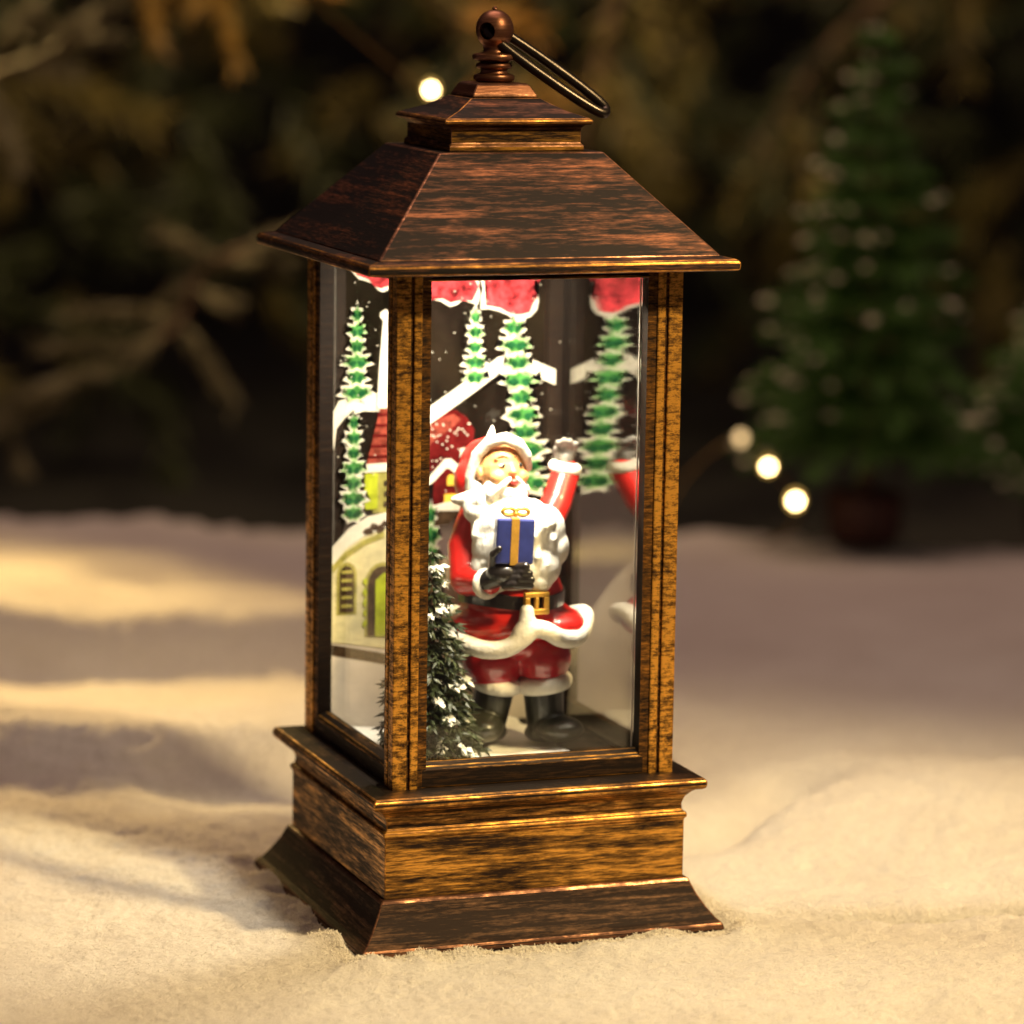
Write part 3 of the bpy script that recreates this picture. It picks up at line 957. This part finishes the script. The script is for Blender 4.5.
# fur trims
bm = bmesh.new()
ring = [F(-62, 112, 0.10), F(-56, 106, 0.42), F(-42, 101, 0.70), F(-24, 96, 0.90), F(-4, 97, 1.0), F(12, 106, 1.02), F(24, 116, 0.98), F(36, 116, 0.93), F(52, 108, 0.78), F(66, 108, 0.55), F(74, 117, 0.28), F(76, 130, 0.02), F(66, 130, -0.4), F(30, 120, -0.75), F(-20, 116, -0.75), F(-54, 114, -0.35)]
tube(bm, [p for p in smooth_path(ring + [ring[0]], 6)][:-1], 0.150, 12, closed=True)
capsule(bm, [F(12, 112, 0.98), F(18, 122, 0.95), F(18, 134, 0.9)], [0.15, 0.14, 0.12])
trim = fuse(bm, VX, 2)
obj('fur_hem', trim, M['fur'], fig, smooth=True)
for cx, ch, d, rx in ((-10, 60, 0.14, 0.36), (37, 62, 0.10, 0.42)):
    bm = bmesh.new()
    n = 22
    tube(bm, [F(cx, ch + (3 if cx > 0 else -2) * math.cos(2 * math.pi * k / n), d) + Vector((rx * 0.72 * math.cos(2 * math.pi * k / n), rx * 0.72 * math.sin(2 * math.pi * k / n), 0)) for k in range(n)], 0.155, 10, closed=True)
    ball(bm, F(cx, ch, d), (rx * 0.75, rx * 0.75, 0.14))
    obj('fur_cuff', fuse(bm, VX, 2), M['fur'], fig, smooth=True)
# boots
bm = bmesh.new()
capsule(bm, [F(-14, 52, 0.12), F(-18, 26, 0.15)], [0.33, 0.30]); ball(bm, F(-24, 17, 0.42), (0.34, 0.42, 0.24)); ball(bm, F(-18, 12, 0.1), (0.30, 0.34, 0.17))
obj('boot', fuse(bm, VX, 2), M['boot'], fig, smooth=True)
bm = bmesh.new()
capsule(bm, [F(36, 54, 0.08), F(38, 24, 0.08)], [0.33, 0.31]); ball(bm, F(53, 16, 0.30), (0.40, 0.38, 0.21), Matrix.Rotation(math.radians(-35), 3, 'Z')); ball(bm, F(38, 11, 0.05), (0.34, 0.34, 0.16))
obj('boot', fuse(bm, VX, 2), M['boot'], fig, smooth=True)
# belt and buckle
bm = bmesh.new()
n = 48
ra = []
for k in range(n):
    t = 2 * math.pi * k / n
    ra.append(F(2, 150, 0) + Vector((0.855 * math.cos(t), 0.80 * math.sin(t), 0.035 * math.sin(2 * t))))
for lo_, hi_ in ((-0.11, 0.11),):
    A = [bm.verts.new(p + Vector((0, 0, lo_))) for p in ra]; B = [bm.verts.new(p + Vector((0, 0, hi_))) for p in ra]
    C_ = [bm.verts.new(p * 1.0 + Vector((-0.06 * math.cos(2 * math.pi * k / n), -0.06 * math.sin(2 * math.pi * k / n), hi_))) for k, p in enumerate(ra)]
    D_ = [bm.verts.new(p * 1.0 + Vector((-0.06 * math.cos(2 * math.pi * k / n), -0.06 * math.sin(2 * math.pi * k / n), lo_))) for k, p in enumerate(ra)]
    for k in range(n):
        q = (k + 1) % n
        bm.faces.new((A[k], A[q], B[q], B[k])); bm.faces.new((B[k], B[q], C_[q], C_[k])); bm.faces.new((C_[k], C_[q], D_[q], D_[k])); bm.faces.new((D_[k], D_[q], A[q], A[k]))
belt = obj('belt', bm, M['glove'], fig, smooth=False)
bm = bmesh.new()
bc = F(27, 143, 0.80)
for x0, x1, z0, z1, mi in ((-0.21, 0.21, 0.09, 0.17, 0), (-0.21, 0.21, -0.19, -0.10, 0), (-0.21, -0.12, -0.10, 0.09, 0), (0.12, 0.21, -0.10, 0.09, 0), (-0.03, 0.03, -0.10, 0.09, 0)):
    add_box(bm, x0, x1, -0.05, 0.05, z0, z1)
bevel_edges(bm, 0.015, 30, 0)
bmesh.ops.rotate(bm, cent=(0, 0, 0), matrix=Matrix.Rotation(math.radians(24), 3, 'Z'), verts=bm.verts)
bmesh.ops.translate(bm, verts=bm.verts, vec=bc)
obj('buckle', bm, M['goldpaint'], belt)
# head: face with nose, cheeks, brow
HC = F(-10, 273, 0.20)
yaw, pit = math.radians(27), math.radians(13)
fw = Vector((math.sin(yaw) * math.cos(pit), -math.cos(yaw) * math.cos(pit), math.sin(pit)))
rt = Vector((math.cos(yaw), math.sin(yaw), 0)); upv = fw.cross(rt)
RH = Matrix((rt, fw, upv)).transposed()
def H(r, u, f): return HC + rt * r + upv * u + fw * f
bm = bmesh.new()
ball(bm, HC, (0.38, 0.42, 0.44), RH)
ball(bm, H(0, 0.14, 0.16), (0.30, 0.25, 0.24), RH)
ball(bm, H(0, -0.07, 0.43), (0.060, 0.06, 0.055), RH); capsule(bm, [H(0, 0.10, 0.37), H(0, -0.06, 0.43)], [0.035, 0.048], 5)
for s in (-1, 1):
    ball(bm, H(0.19 * s, -0.13, 0.27), (0.14, 0.13, 0.13), RH)
    ball(bm, H(0.145 * s, 0.15, 0.325), (0.11, 0.04, 0.03), RH)
    ball(bm, H(0.39 * s, -0.03, 0.0), (0.05, 0.09, 0.11), RH)
ball(bm, H(0, -0.32, 0.22), (0.20, 0.18, 0.14), RH)
head = obj('head', fuse(bm, 0.018, 2), M['skin'], fig, smooth=True)
for s in (-1, 1):
    bm = bmesh.new(); ball(bm, H(0.145 * s, 0.045, 0.352), (0.060, 0.040, 0.030), RH, 14)
    e = obj('eye', bm, M['eyewhite'], head, smooth=True)
    bm = bmesh.new(); ball(bm, H(0.150 * s + 0.012, 0.047, 0.385), (0.031, 0.02, 0.031), RH, 12)
    obj('iris', bm, M['iris'], head, smooth=True)
    bm = bmesh.new(); tube(bm, smooth_path([H(0.06 * s, 0.165, 0.395), H(0.15 * s, 0.205, 0.375), H(0.25 * s, 0.145, 0.31)], 4), [0.016] * 4 + [0.020] * 4 + [0.010], 8)
    obj('eyebrow', bm, M['brow'], head, smooth=True)
bm = bmesh.new(); ball(bm, H(0.01, -0.225, 0.43), (0.075, 0.06, 0.05), RH, 14)
obj('mouth', bm, M['lips'], head, smooth=True)
# hat
bm = bmesh.new()
ball(bm, F(-25, 277, -0.28), (0.44, 0.40, 0.46)); ball(bm, F(-13, 296, -0.22), (0.38, 0.34, 0.20)); ball(bm, F(-42, 262, -0.1), (0.24, 0.3, 0.36))
capsule(bm, [F(-30, 290, -0.4), F(-40, 262, -0.55), F(-44, 240, -0.5)], [0.24, 0.2, 0.12])
hat = obj('hat', fuse(bm, VX, 3), M['red'], fig, smooth=True)
bm = bmesh.new()
capsule(bm, [F(-38, 244, 0.22), F(-40, 266, 0.28), F(-34, 287, 0.34), F(-22, 300, 0.42), F(-6, 304, 0.50), F(7, 299, 0.48), F(15, 288, 0.36), F(17, 276, 0.20)], [0.10, 0.10, 0.10, 0.10, 0.10, 0.095, 0.09, 0.07], 6)
capsule(bm, [F(-20, 306, 0.3), F(-19, 316, 0.26)], [0.08, 0.03], 5)
obj('fur_band', fuse(bm, VX, 2), M['fur'], hat, smooth=True)
# beard, moustache, side hair
bm = bmesh.new()
for c, r in ((F(2, 216, 0.56), (0.66, 0.36, 0.48)), (F(-2, 196, 0.62), (0.58, 0.34, 0.55)), (F(4, 176, 0.66), (0.52, 0.28, 0.36)),
             (F(34, 214, 0.50), (0.34, 0.30, 0.42)), (F(44, 198, 0.48), (0.24, 0.26, 0.32)), (F(34, 180, 0.58), (0.28, 0.26, 0.34)), (F(28, 164, 0.62), (0.24, 0.22, 0.20)),
             (F(-24, 176, 0.62), (0.24, 0.24, 0.34)), (F(-14, 164, 0.72), (0.26, 0.2, 0.2)), (F(-28, 232, 0.45), (0.30, 0.30, 0.22)), (F(-33, 250, 0.30), (0.12, 0.2, 0.24)),
             (F(20, 232, 0.56), (0.26, 0.22, 0.22)), (F(4, 237, 0.60), (0.30, 0.14, 0.18)), (H(0, -0.40, 0.30), (0.26, 0.16, 0.13)), (H(-0.28, -0.34, 0.16), (0.16, 0.18, 0.18)), (H(0.26, -0.34, 0.14), (0.14, 0.16, 0.16))):
    ball(bm, c, r)
capsule(bm, [F(-26, 240, 0.48), F(-42, 243, 0.42), F(-56, 243, 0.34)], [0.19, 0.14, 0.06], 7)
for (a, b, r0, r1) in ((H(-0.06, -0.175, 0.405), H(-0.19, -0.27, 0.37), 0.045, 0.06), (H(-0.19, -0.27, 0.385), H(-0.36, -0.40, 0.27), 0.055, 0.06), (H(0.07, -0.175, 0.405), H(0.17, -0.27, 0.36), 0.045, 0.055), (H(0.17, -0.27, 0.37), H(0.30, -0.38, 0.26), 0.05, 0.05), (F(-30, 242, 0.6), F(-44, 236, 0.5), 0.12, 0.06)):
    capsule(bm, [a, b], [r0, r1], 7)
rr = random.Random(4)
for k in range(18):   # carved locks
    x = rr.uniform(-36, 46); h0 = rr.uniform(176, 228)
    dd = 0.86 - 0.20 * (abs(x - 4) / 44) ** 2
    capsule(bm, [F(x, h0 + 14, dd - 0.05), F(x + rr.uniform(-5, 5), h0, dd + 0.02), F(x + rr.uniform(-7, 7), h0 - 16, dd - 0.05)], [0.05, 0.07, 0.04], 5)
obj('beard', fuse(bm, 0.024, 5), M['beard'], fig, smooth=True)
# gloves
bm = bmesh.new()
ball(bm, F(-4, 172, 1.02), (0.30, 0.20, 0.17))
capsule(bm, [F(-22, 164, 0.88), F(-8, 170, 1.0)], [0.17, 0.17], 5)
for k, (x0, x1) in enumerate(((6, 13), (4, 17), (0, 19), (-4, 18))):
    capsule(bm, [F(x0, 178 - 6 * k, 1.10), F(x0 + 10, 179 - 6 * k, 1.24), F(x1 + 3, 178 - 6 * k, 1.22)], [0.075, 0.07, 0.058], 6)
capsule(bm, [F(-16, 178, 1.02), F(-16, 190, 1.14), F(-10, 196, 1.2)], [0.075, 0.065, 0.05], 6)
obj('glove', fuse(bm, 0.018, 1), M['glove'], fig, smooth=True)
bm = bmesh.new(); n = 20
cd = Vector((0.5, -0.85, 0.05)).normalized(); cq = Vector((0, 0, 1)).rotation_difference(cd)
tube(bm, [F(-22, 161, 0.84) + cq @ Vector((0.17 * math.cos(2 * math.pi * k / n), 0.17 * math.sin(2 * math.pi * k / n), 0)) for k in range(n)], 0.09, 10, closed=True)
obj('fur_cuff', fuse(bm, 0.026, 2), M['fur'], fig, smooth=True)
bm = bmesh.new()
ball(bm, F(55, 289, -0.53), (0.14, 0.10, 0.11)); capsule(bm, [F(55, 278, -0.55), F(55, 287, -0.53)], [0.12, 0.12], 4)
for k, (dx, L) in enumerate(((-7, 14), (-2, 17), (3, 16), (8, 12))):
    capsule(bm, [F(55 + dx * 0.8, 292, -0.52), F(55 + dx * 1.1, 292 + L * 0.55, -0.46), F(55 + dx * 1.2, 292 + L * 0.72, -0.35)], [0.062, 0.058, 0.052], 5)
capsule(bm, [F(49, 287, -0.49), F(44, 291, -0.43), F(44, 296, -0.38)], [0.055, 0.05, 0.042], 5)
obj('glove', fuse(bm, 0.020, 2), paint('grey_glove_paint', (0.16, 0.145, 0.13), 0.5, 0.3, 5.0), fig, smooth=True)
bm = bmesh.new(); n = 20
tube(bm, [F(54, 277, -0.55) + Vector((0.17 * math.cos(2 * math.pi * k / n), 0.17 * math.sin(2 * math.pi * k / n), -0.03 * math.cos(2 * math.pi * k / n))) for k in range(n)], 0.11, 10, closed=True)
ball(bm, F(54, 277, -0.55), (0.2, 0.2, 0.1))
obj('fur_cuff', fuse(bm, 0.026, 2), M['fur'], fig, smooth=True)
# parcel
gp = empty('parcel'); gp.parent = fig
gc = F(4, 204, 1.02)
bm = bmesh.new(); add_box(bm, -0.30, 0.30, -0.14, 0.14, -0.36, 0.36)
bevel_edges(bm, 0.03, 30, 0)
T = Matrix.Translation(gc) @ Matrix.Rotation(math.radians(10), 4, 'Z') @ Matrix.Rotation(math.radians(2), 4, 'Y')
bmesh.ops.transform(bm, matrix=T, verts=bm.verts); obj('box', bm, M['blue'], gp)
bm = bmesh.new(); add_box(bm, -0.075, 0.055, -0.155, 0.155, -0.375, 0.375); bevel_edges(bm, 0.012, 30, 0)
bmesh.ops.transform(bm, matrix=T, verts=bm.verts); obj('ribbon', bm, M['goldpaint'], gp)
bm = bmesh.new()
for s in (-1, 1):
    tube(bm, [Vector((s * 0.11 + 0.10 * math.cos(t) * 1.0, -0.02, 0.44 + 0.055 * math.sin(t) + 0.02)) for t in [2 * math.pi * k / 16 for k in range(16)]], 0.032, 8, closed=True, flat=1.8)
ball(bm, (0, -0.03, 0.43), (0.05, 0.06, 0.05))
bmesh.ops.transform(bm, matrix=T, verts=bm.verts); obj('bow', bm, M['goldpaint'], gp, smooth=True)

# ------------------------------------------------------------------ needle builders
class Needles:
    def __init__(self): self.v = []; self.f = []; self.m = []
    def add(self, p, d, L, w, mat=0, flat=0.5):
        d = Vector(d).normalized()
        a = d.cross(Vector((random.uniform(-1, 1), random.uniform(-1, 1), random.uniform(-1, 1)))).normalized()
        b = d.cross(a)
        i = len(self.v)
        p = Vector(p); m = p + d * L * 0.45; e = p + d * L
        self.v += [p[:], (m + a * w)[:], (m - a * w * 0.5 + b * w * flat * 1.7)[:], (m - a * w * 0.5 - b * w * flat * 1.7)[:], e[:]]
        for t in ((0, 2, 1), (0, 3, 2), (0, 1, 3), (4, 1, 2), (4, 2, 3), (4, 3, 1)):
            self.f.append((i + t[0], i + t[1], i + t[2])); self.m.append(mat)
    def build(self, name, mats, parent=None):
        return np_obj(name, self.v, self.f, mats, parent, mat_idx=self.m)

# ------------------------------------------------------------------ frosted fir inside the lantern
M['fir_dark'] = paint('fir_needles', (0.026, 0.036, 0.012), 0.5, 0.35, 6.0)
M['frost'] = paint('frost', (0.66, 0.66, 0.62), 0.6, 0.05, 6.0)
M['bark'] = paint('bark', (0.09, 0.05, 0.03), 0.8, 0.3, 4.0)
def frosted_fir():
    base = (-1.02, -0.22, 2.42)
    t = tag(empty('frosted_fir', base), 'small dark green fir with frosted branch tips beside the figurine, inside the lantern', 'tree')
    bm = bmesh.new(); tube(bm, [(0, 0, -0.02), (0.02, 0, 1.2), (0, 0, 2.9)], [0.12, 0.08, 0.03], 8)
    obj('trunk', bm, M['bark'], t)
    nd = Needles(); fr = Needles()
    H_ = 3.25
    rows = 15
    for i in range(rows):
        f = i / (rows - 1)
        z = 0.30 + (H_ - 0.35) * f
        R = 0.84 * (1 - f) ** 1.0 + 0.12
        nb = max(4, int(15 * (1 - f) + 4))
        for k in range(nb):
            a = 2 * math.pi * (k + random.random() * 0.7) / nb + i * 0.9
            r = R * random.uniform(0.80, 1.06)
            dz = -0.22 - 0.22 * (1 - f)
            tip = Vector((r * math.cos(a), r * math.sin(a), z + dz * r))
            lim = max(abs(tip.x + base[0]), abs(tip.y + base[1]))
            if lim > 1.74:
                tip.x += (-1.70 - (tip.x + base[0])) if tip.x + base[0] < -1.70 else 0.0
                tip.y += (-1.70 - (tip.y + base[1])) if tip.y + base[1] < -1.70 else 0.0
            root = Vector((0, 0, z + 0.05))
            L = (tip - root).length
            m = max(8, int(34 * L))
            for q in range(m):
                s = random.uniform(0.06, 1.0)
                p = root.lerp(tip, s)
                d = (tip - root).normalized() + Vector((random.uniform(-1, 1), random.uniform(-1, 1), random.uniform(-0.7, 0.6))) * 0.85
                nd.add(p, d, random.uniform(0.13, 0.26), 0.032)
            cl = random.uniform(0.55, 1.0)
            for q in range(random.choice((0, 0, 0, 6, 12))):
                s = cl + random.uniform(-0.12, 0.06)
                p = root.lerp(tip, s) + Vector((random.uniform(-1, 1), random.uniform(-1, 1), random.uniform(-0.2, 1))) * 0.055
                d = (tip - root).normalized() + Vector((random.uniform(-1, 1), random.uniform(-1, 1), random.uniform(-0.4, 0.6))) * 0.7
                fr.add(p, d, random.uniform(0.10, 0.20), 0.052)
    nd.build('needles', [M['fir_dark']], t); fr.build('frost_tips', [M['frost']], t)
frosted_fir()

# ------------------------------------------------------------------ miniature bottle-brush firs behind
M['brush_green'] = paint('brush_green', (0.065, 0.17, 0.024), 0.6, 0.3, 2.0)
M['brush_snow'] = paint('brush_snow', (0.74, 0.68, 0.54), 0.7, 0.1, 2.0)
M['pot'] = paint('red_brown_pot', (0.055, 0.014, 0.008), 0.6, 0.2, 2.0)
def brush_fir(loc, height, radius, z0, label, seed, dens=1.0):
    random.seed(seed)
    t = tag(empty('miniature_fir', loc), label, 'tree', 'miniature fir trees on the snow')
    bm = lathe([(0.75, -0.1), (0.95, 0.1), (1.0, 1.1), (0.9, 1.25), (0.5, 1.3)], 28); obj('pot', bm, M['pot'], t, smooth=True)
    bm = bmesh.new(); tube(bm, [(0, 0, 1.2), (0, 0, height * 0.6), (0, 0, height)], [0.22, 0.16, 0.05], 8); obj('trunk', bm, M['bark'], t)
    nd = Needles()
    tiers = 13
    for i in range(tiers):
        f = i / (tiers - 1)
        z = z0 + (height - z0) * (f ** 0.95)
        R = radius * (1 - f) ** 0.9 + 0.25
        nb = int((24 * (1 - f) + 7) * dens)
        for k in range(nb):
            a = 2 * math.pi * (k + random.random()) / nb
            r = R * random.uniform(0.55, 1.18)
            tip = Vector((r * math.cos(a), r * math.sin(a), z - 0.20 * r + random.uniform(-0.25, 0.2)))
            root = Vector((0, 0, z + 0.25))
            for q in range(int(20 + 22 * r)):
                s = random.uniform(0.2, 1.0) ** 0.8
                p = root.lerp(tip, s)
                d = (tip - root).normalized() * 0.9 + Vector((random.uniform(-1, 1), random.uniform(-1, 1), random.uniform(-0.9, 0.6)))
                nd.add(p, d, random.uniform(0.35, 0.7), 0.028)
            if random.random() < 0.18 + 0.62 * max(0.0, -math.cos(a)):  # snowy tips crowd the left side, standing in for light from there
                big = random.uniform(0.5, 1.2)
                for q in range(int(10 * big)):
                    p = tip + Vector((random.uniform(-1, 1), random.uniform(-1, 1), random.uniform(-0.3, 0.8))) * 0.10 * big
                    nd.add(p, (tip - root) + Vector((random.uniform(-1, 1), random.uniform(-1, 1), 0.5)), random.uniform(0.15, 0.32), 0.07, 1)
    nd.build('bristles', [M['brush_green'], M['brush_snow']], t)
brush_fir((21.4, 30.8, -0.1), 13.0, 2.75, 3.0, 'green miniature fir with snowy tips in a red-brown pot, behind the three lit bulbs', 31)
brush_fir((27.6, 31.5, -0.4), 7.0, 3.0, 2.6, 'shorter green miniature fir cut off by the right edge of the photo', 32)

# ------------------------------------------------------------------ fir boughs in the dark
M['needle_olive'] = paint('olive_needles', (0.13, 0.105, 0.026), 0.6, 0.3, 0.6)
M['needle_dark'] = paint('dark_needles', (0.034, 0.044, 0.013), 0.6, 0.3, 0.6)
M['needle_gold'] = paint('golden_needles', (0.34, 0.17, 0.025), 0.6, 0.3, 0.6)
M['needle_frost'] = paint('frosted_needles', (0.115, 0.10, 0.055), 0.7, 0.2, 0.6)
def sprig(nd, a, b, L, w, per_cm, mat=0, spread=0.9):
    a = Vector(a); b = Vector(b); d = (b - a); n = int(d.length * per_cm)
    d.normalize()
    for k in range(n):
        t = random.random()
        p = a.lerp(b, t)
        q = Vector((random.gauss(0, 1), random.gauss(0, 1), random.gauss(0, 1))); q = (q - d * q.dot(d)).normalized()
        nd.add(p, d + q * spread, L * random.uniform(0.6, 1.1), w, mat)
def bough(name, label, pts, twigs, mats, seed, tw=(3, 6), L=1.1, w=0.06, per=14, group=None, droop=0.25):
    """Curved stem with side twigs, each bristling with needles."""
    random.seed(seed)
    o = empty(name, pts[0])
    tag(o, label, 'branch', group)
    p0 = Vector(pts[0])
    path = smooth_path([Vector(p) - p0 for p in pts], 6)
    bm = bmesh.new(); tube(bm, path, [0.28 - 0.2 * k / len(path) for k in range(len(path))], 7)
    nd = Needles()
    for k in range(twigs):
        t = (k + 0.6) / twigs
        i = min(int(t * (len(path) - 1)), len(path) - 2)
        p = path[i]; d = (path[i + 1] - path[i]).normalized()
        q = Vector((random.gauss(0, 1), random.gauss(0, 0.7), random.gauss(0, 1))); q = (q - d * q.dot(d)).normalized()
        LT = random.uniform(*tw) * (1 - 0.45 * t)
        e = p + (d * 0.75 + q * 0.85 + Vector((0, 0, -droop))).normalized() * LT
        tube(bm, [p, p.lerp(e, 0.5), e], [0.09, 0.07, 0.04], 5)
        mi = random.choice(range(len(mats)))
        sprig(nd, p.lerp(e, 0.1), e + (e - p).normalized() * 0.4, L, w, per, mi)
    for a, b in zip(path[:-1], path[1:]):
        sprig(nd, a, b, L, w, per * 0.7, 0)
    obj('stem', bm, M['bark'], o); nd.build('needles', mats, o)
    return o
mO, mD, mG, mF = M['needle_olive'], M['needle_dark'], M['needle_gold'], M['needle_frost']
# frosted sprays on the left
def frond_spray(label, stem, fingers, seed, mats, y=32.0):
    """Flattened scale-leaved spray: a thin stem with blunt frosted fingers; points are (x, z) at one depth with a little scatter."""
    random.seed(seed)
    def W(p, j=0.0): return Vector((p[0], y + random.uniform(-j, j), p[1]))
    p0 = W(stem[0])
    o = tag(empty('fir_bough', p0), label, 'branch', 'fir boughs in the dark')
    bm = bmesh.new(); tube(bm, smooth_path([W(p) - p0 for p in stem], 6), 0.10, 7)
    obj('stem', bm, M['bark'], o, smooth=True)
    bm = bmesh.new(); nd = Needles()
    for a_, b_, r in fingers:
        A = W(a_, 0.5) - p0; B = W(b_, 1.0) - p0
        mid = A.lerp(B, 0.6) + Vector((0, 0, random.uniform(-0.1, 0.1)))
        tube(bm, smooth_path([A, mid, B], 6), [0.85 * r * q for q in (0.35, 0.5, 0.65, 0.8, 0.9, 1, 1, 1, 0.95, 0.85, 0.65, 0.4, 0.15)], 9, flat=0.6)
        sprig(nd, A, B, 0.7, 0.06, 34, 0, 0.75)
    obj('fronds', bm, mats[0], o, smooth=True); nd.build('needles', mats, o)
frond_spray('pale frosted spray in the dark left of the lantern roof, with one finger pointing down', [(0.86, 1.27), (4.61, 2.98), (6.79, 4.22), (7.63, 5.87), (9.81, 6.69)],
    [((6.91, 4.34), (8.30, 2.10), 0.29), ((7.03, 4.45), (3.88, 4.63), 0.24), ((5.82, 3.75), (2.79, 3.75), 0.24), ((4.97, 3.16), (1.83, 2.33), 0.29), ((3.76, 2.57), (1.58, 1.63), 0.29),
     ((7.51, 5.75), (6.42, 4.57), 0.26), ((7.75, 5.98), (10.05, 5.87), 0.24), ((7.88, 6.10), (6.42, 6.81), 0.22), ((8.84, 6.46), (10.54, 6.69), 0.24), ((7.39, 5.28), (8.24, 4.81), 0.24), ((6.42, 4.10), (5.09, 3.28), 0.24), ((2.07, 1.51), (2.31, 0.33), 0.26)], 41, [mF], 45.0)
frond_spray('pale frosted spray in the top left corner', [(0.62, 10.93), (3.28, 11.87), (5.21, 13.05)],
    [((2.79, 11.64), (5.09, 12.23), 0.26), ((2.07, 11.40), (4.00, 11.28), 0.26), ((3.16, 12.11), (4.97, 13.17), 0.24), ((1.83, 11.75), (2.79, 13.05), 0.24), ((1.58, 11.17), (2.19, 8.69), 0.24), ((3.88, 12.34), (2.07, 12.81), 0.24)], 42, [mF], 45.0)
mG2 = paint('golden_fronds', (0.19, 0.11, 0.016), 0.6, 0.2, 1.0)
frond_spray('golden spray hanging from the top edge with drop-shaped tips', [(4.97, 14.46), (6.54, 13.99), (9.09, 13.99)],
    [((5.82, 14.11), (6.24, 11.99), 0.30), ((7.88, 13.99), (8.48, 11.52), 0.31), ((6.79, 14.11), (6.54, 12.58), 0.26), ((8.72, 13.99), (7.39, 12.81), 0.24)], 47, [mG2], 45.0)
bough('fir_bough', 'golden drooping bough along the top edge left of the finial', [(3, 50, 19), (6, 50, 17), (9.5, 50, 15.2), (12.5, 50, 13.6)], 10, [mG, mO], 43, (2.5, 4.5), 1.2, 0.08, 12, 'fir boughs in the dark')
bough('fir_bough', 'olive brown bough behind the finial and its ring', [(10, 58, 20), (14, 58, 17), (18, 57, 13.5), (21, 56, 10)], 15, [mO, mG], 44, (3, 6), 1.2, 0.08, 12, 'fir boughs in the dark')
bough('fir_bough', 'olive bough drooping to the right of the roof', [(28, 60, 21), (26.5, 59, 16.5), (24.5, 58, 11.5), (23, 57, 6)], 15, [mO, mD], 45, (3, 6), 1.2, 0.08, 12, 'fir boughs in the dark')
bough('fir_bough', 'dark bough above the tall miniature fir', [(44, 64, 18), (39, 62, 15), (34, 60, 12), (30, 58, 8)], 16, [mD, mO], 46, (3, 6.5), 1.2, 0.08, 12, 'fir boughs in the dark')
def far_foliage():
    random.seed(77)
    nd = Needles()
    for k in range(330):
        x = random.uniform(-8, 66); y = random.uniform(68, 100)
        c = x - 0.37 * (y - 0)
        z = random.uniform(-1, 27)
        a = Vector((x, y, z)); ang = random.uniform(0, math.pi)
        b = a + Vector((math.cos(ang) * random.uniform(3, 7), random.uniform(-2, 2), -abs(math.sin(ang)) * random.uniform(2, 6)))
        sprig(nd, a, b, 1.6, 0.09, 16, random.choice((0, 0, 1)))
    o = nd.build('foliage', [mD, mO])
    tag(o, 'dark mass of out of focus fir branches filling the background', 'foliage', kind='stuff')
far_foliage()

# ------------------------------------------------------------------ fairy lights
M['bulb'] = glow('fairy_bulb_halo_glow', (1.0, 0.60, 0.14), 1.3)
M['bulb_core'] = glow('fairy_bulb_core_glow', (1.0, 0.70, 0.30), 45.0)
M['bulb_dim'] = glow('fairy_bulb_dim_glow', (1.0, 0.66, 0.30), 2.2)
M['copper_wire'] = paint('copper_wire', (0.16, 0.10, 0.03), 0.4, 0.1, 2.0, metal=0.8)
def string_light(label, wire, bulbs):
    p0 = Vector(wire[0])
    o = tag(empty('string_light', wire[0]), label, 'string lights', 'fairy light strings')
    bm = bmesh.new(); tube(bm, smooth_path([Vector(p) - p0 for p in wire], 8), 0.035, 6)
    obj('wire', bm, M['copper_wire'], o, smooth=True)
    for b, r, m in bulbs:
        bm = bmesh.new(); ball(bm, Vector(b) - p0, (r, r, r * 1.25), seg=16)
        bl = obj('bulb', bm, M[m], o, smooth=True)
        if m == 'bulb':   # core sits proud towards the viewer; amber glow around it imitates a lens halo
            bm = bmesh.new(); ball(bm, Vector(b) - p0 + Vector((-0.34, -0.93, 0)) * (r * 0.66), r * 0.56, seg=14)
            obj('hot_core', bm, M['bulb_core'], bl, smooth=True)
string_light('fairy light string with three lit bulbs in front of the tall miniature fir', [(15.2, 29.5, 0.9), (16.2, 30, 2.0), (17.5, 30, 2.76), (18.27, 30, 2.05), (19.05, 30, 1.12), (18.8, 29.8, 0.35), (17.9, 29.5, 0.12)],
             [((17.5, 30, 2.76), 0.13, 'bulb_dim'), ((18.27, 30, 2.02), 0.15, 'bulb'), ((19.05, 30, 1.12), 0.18, 'bulb')])
string_light('fairy light string with a single bright bulb left of the roof cap', [(5.5, 31, 14.5), (7.6, 30.5, 12.6), (9.15, 30, 11.5), (9.9, 30, 12.3), (11.5, 30.5, 13.0)],
             [((9.15, 30, 11.5), 0.16, 'bulb')])
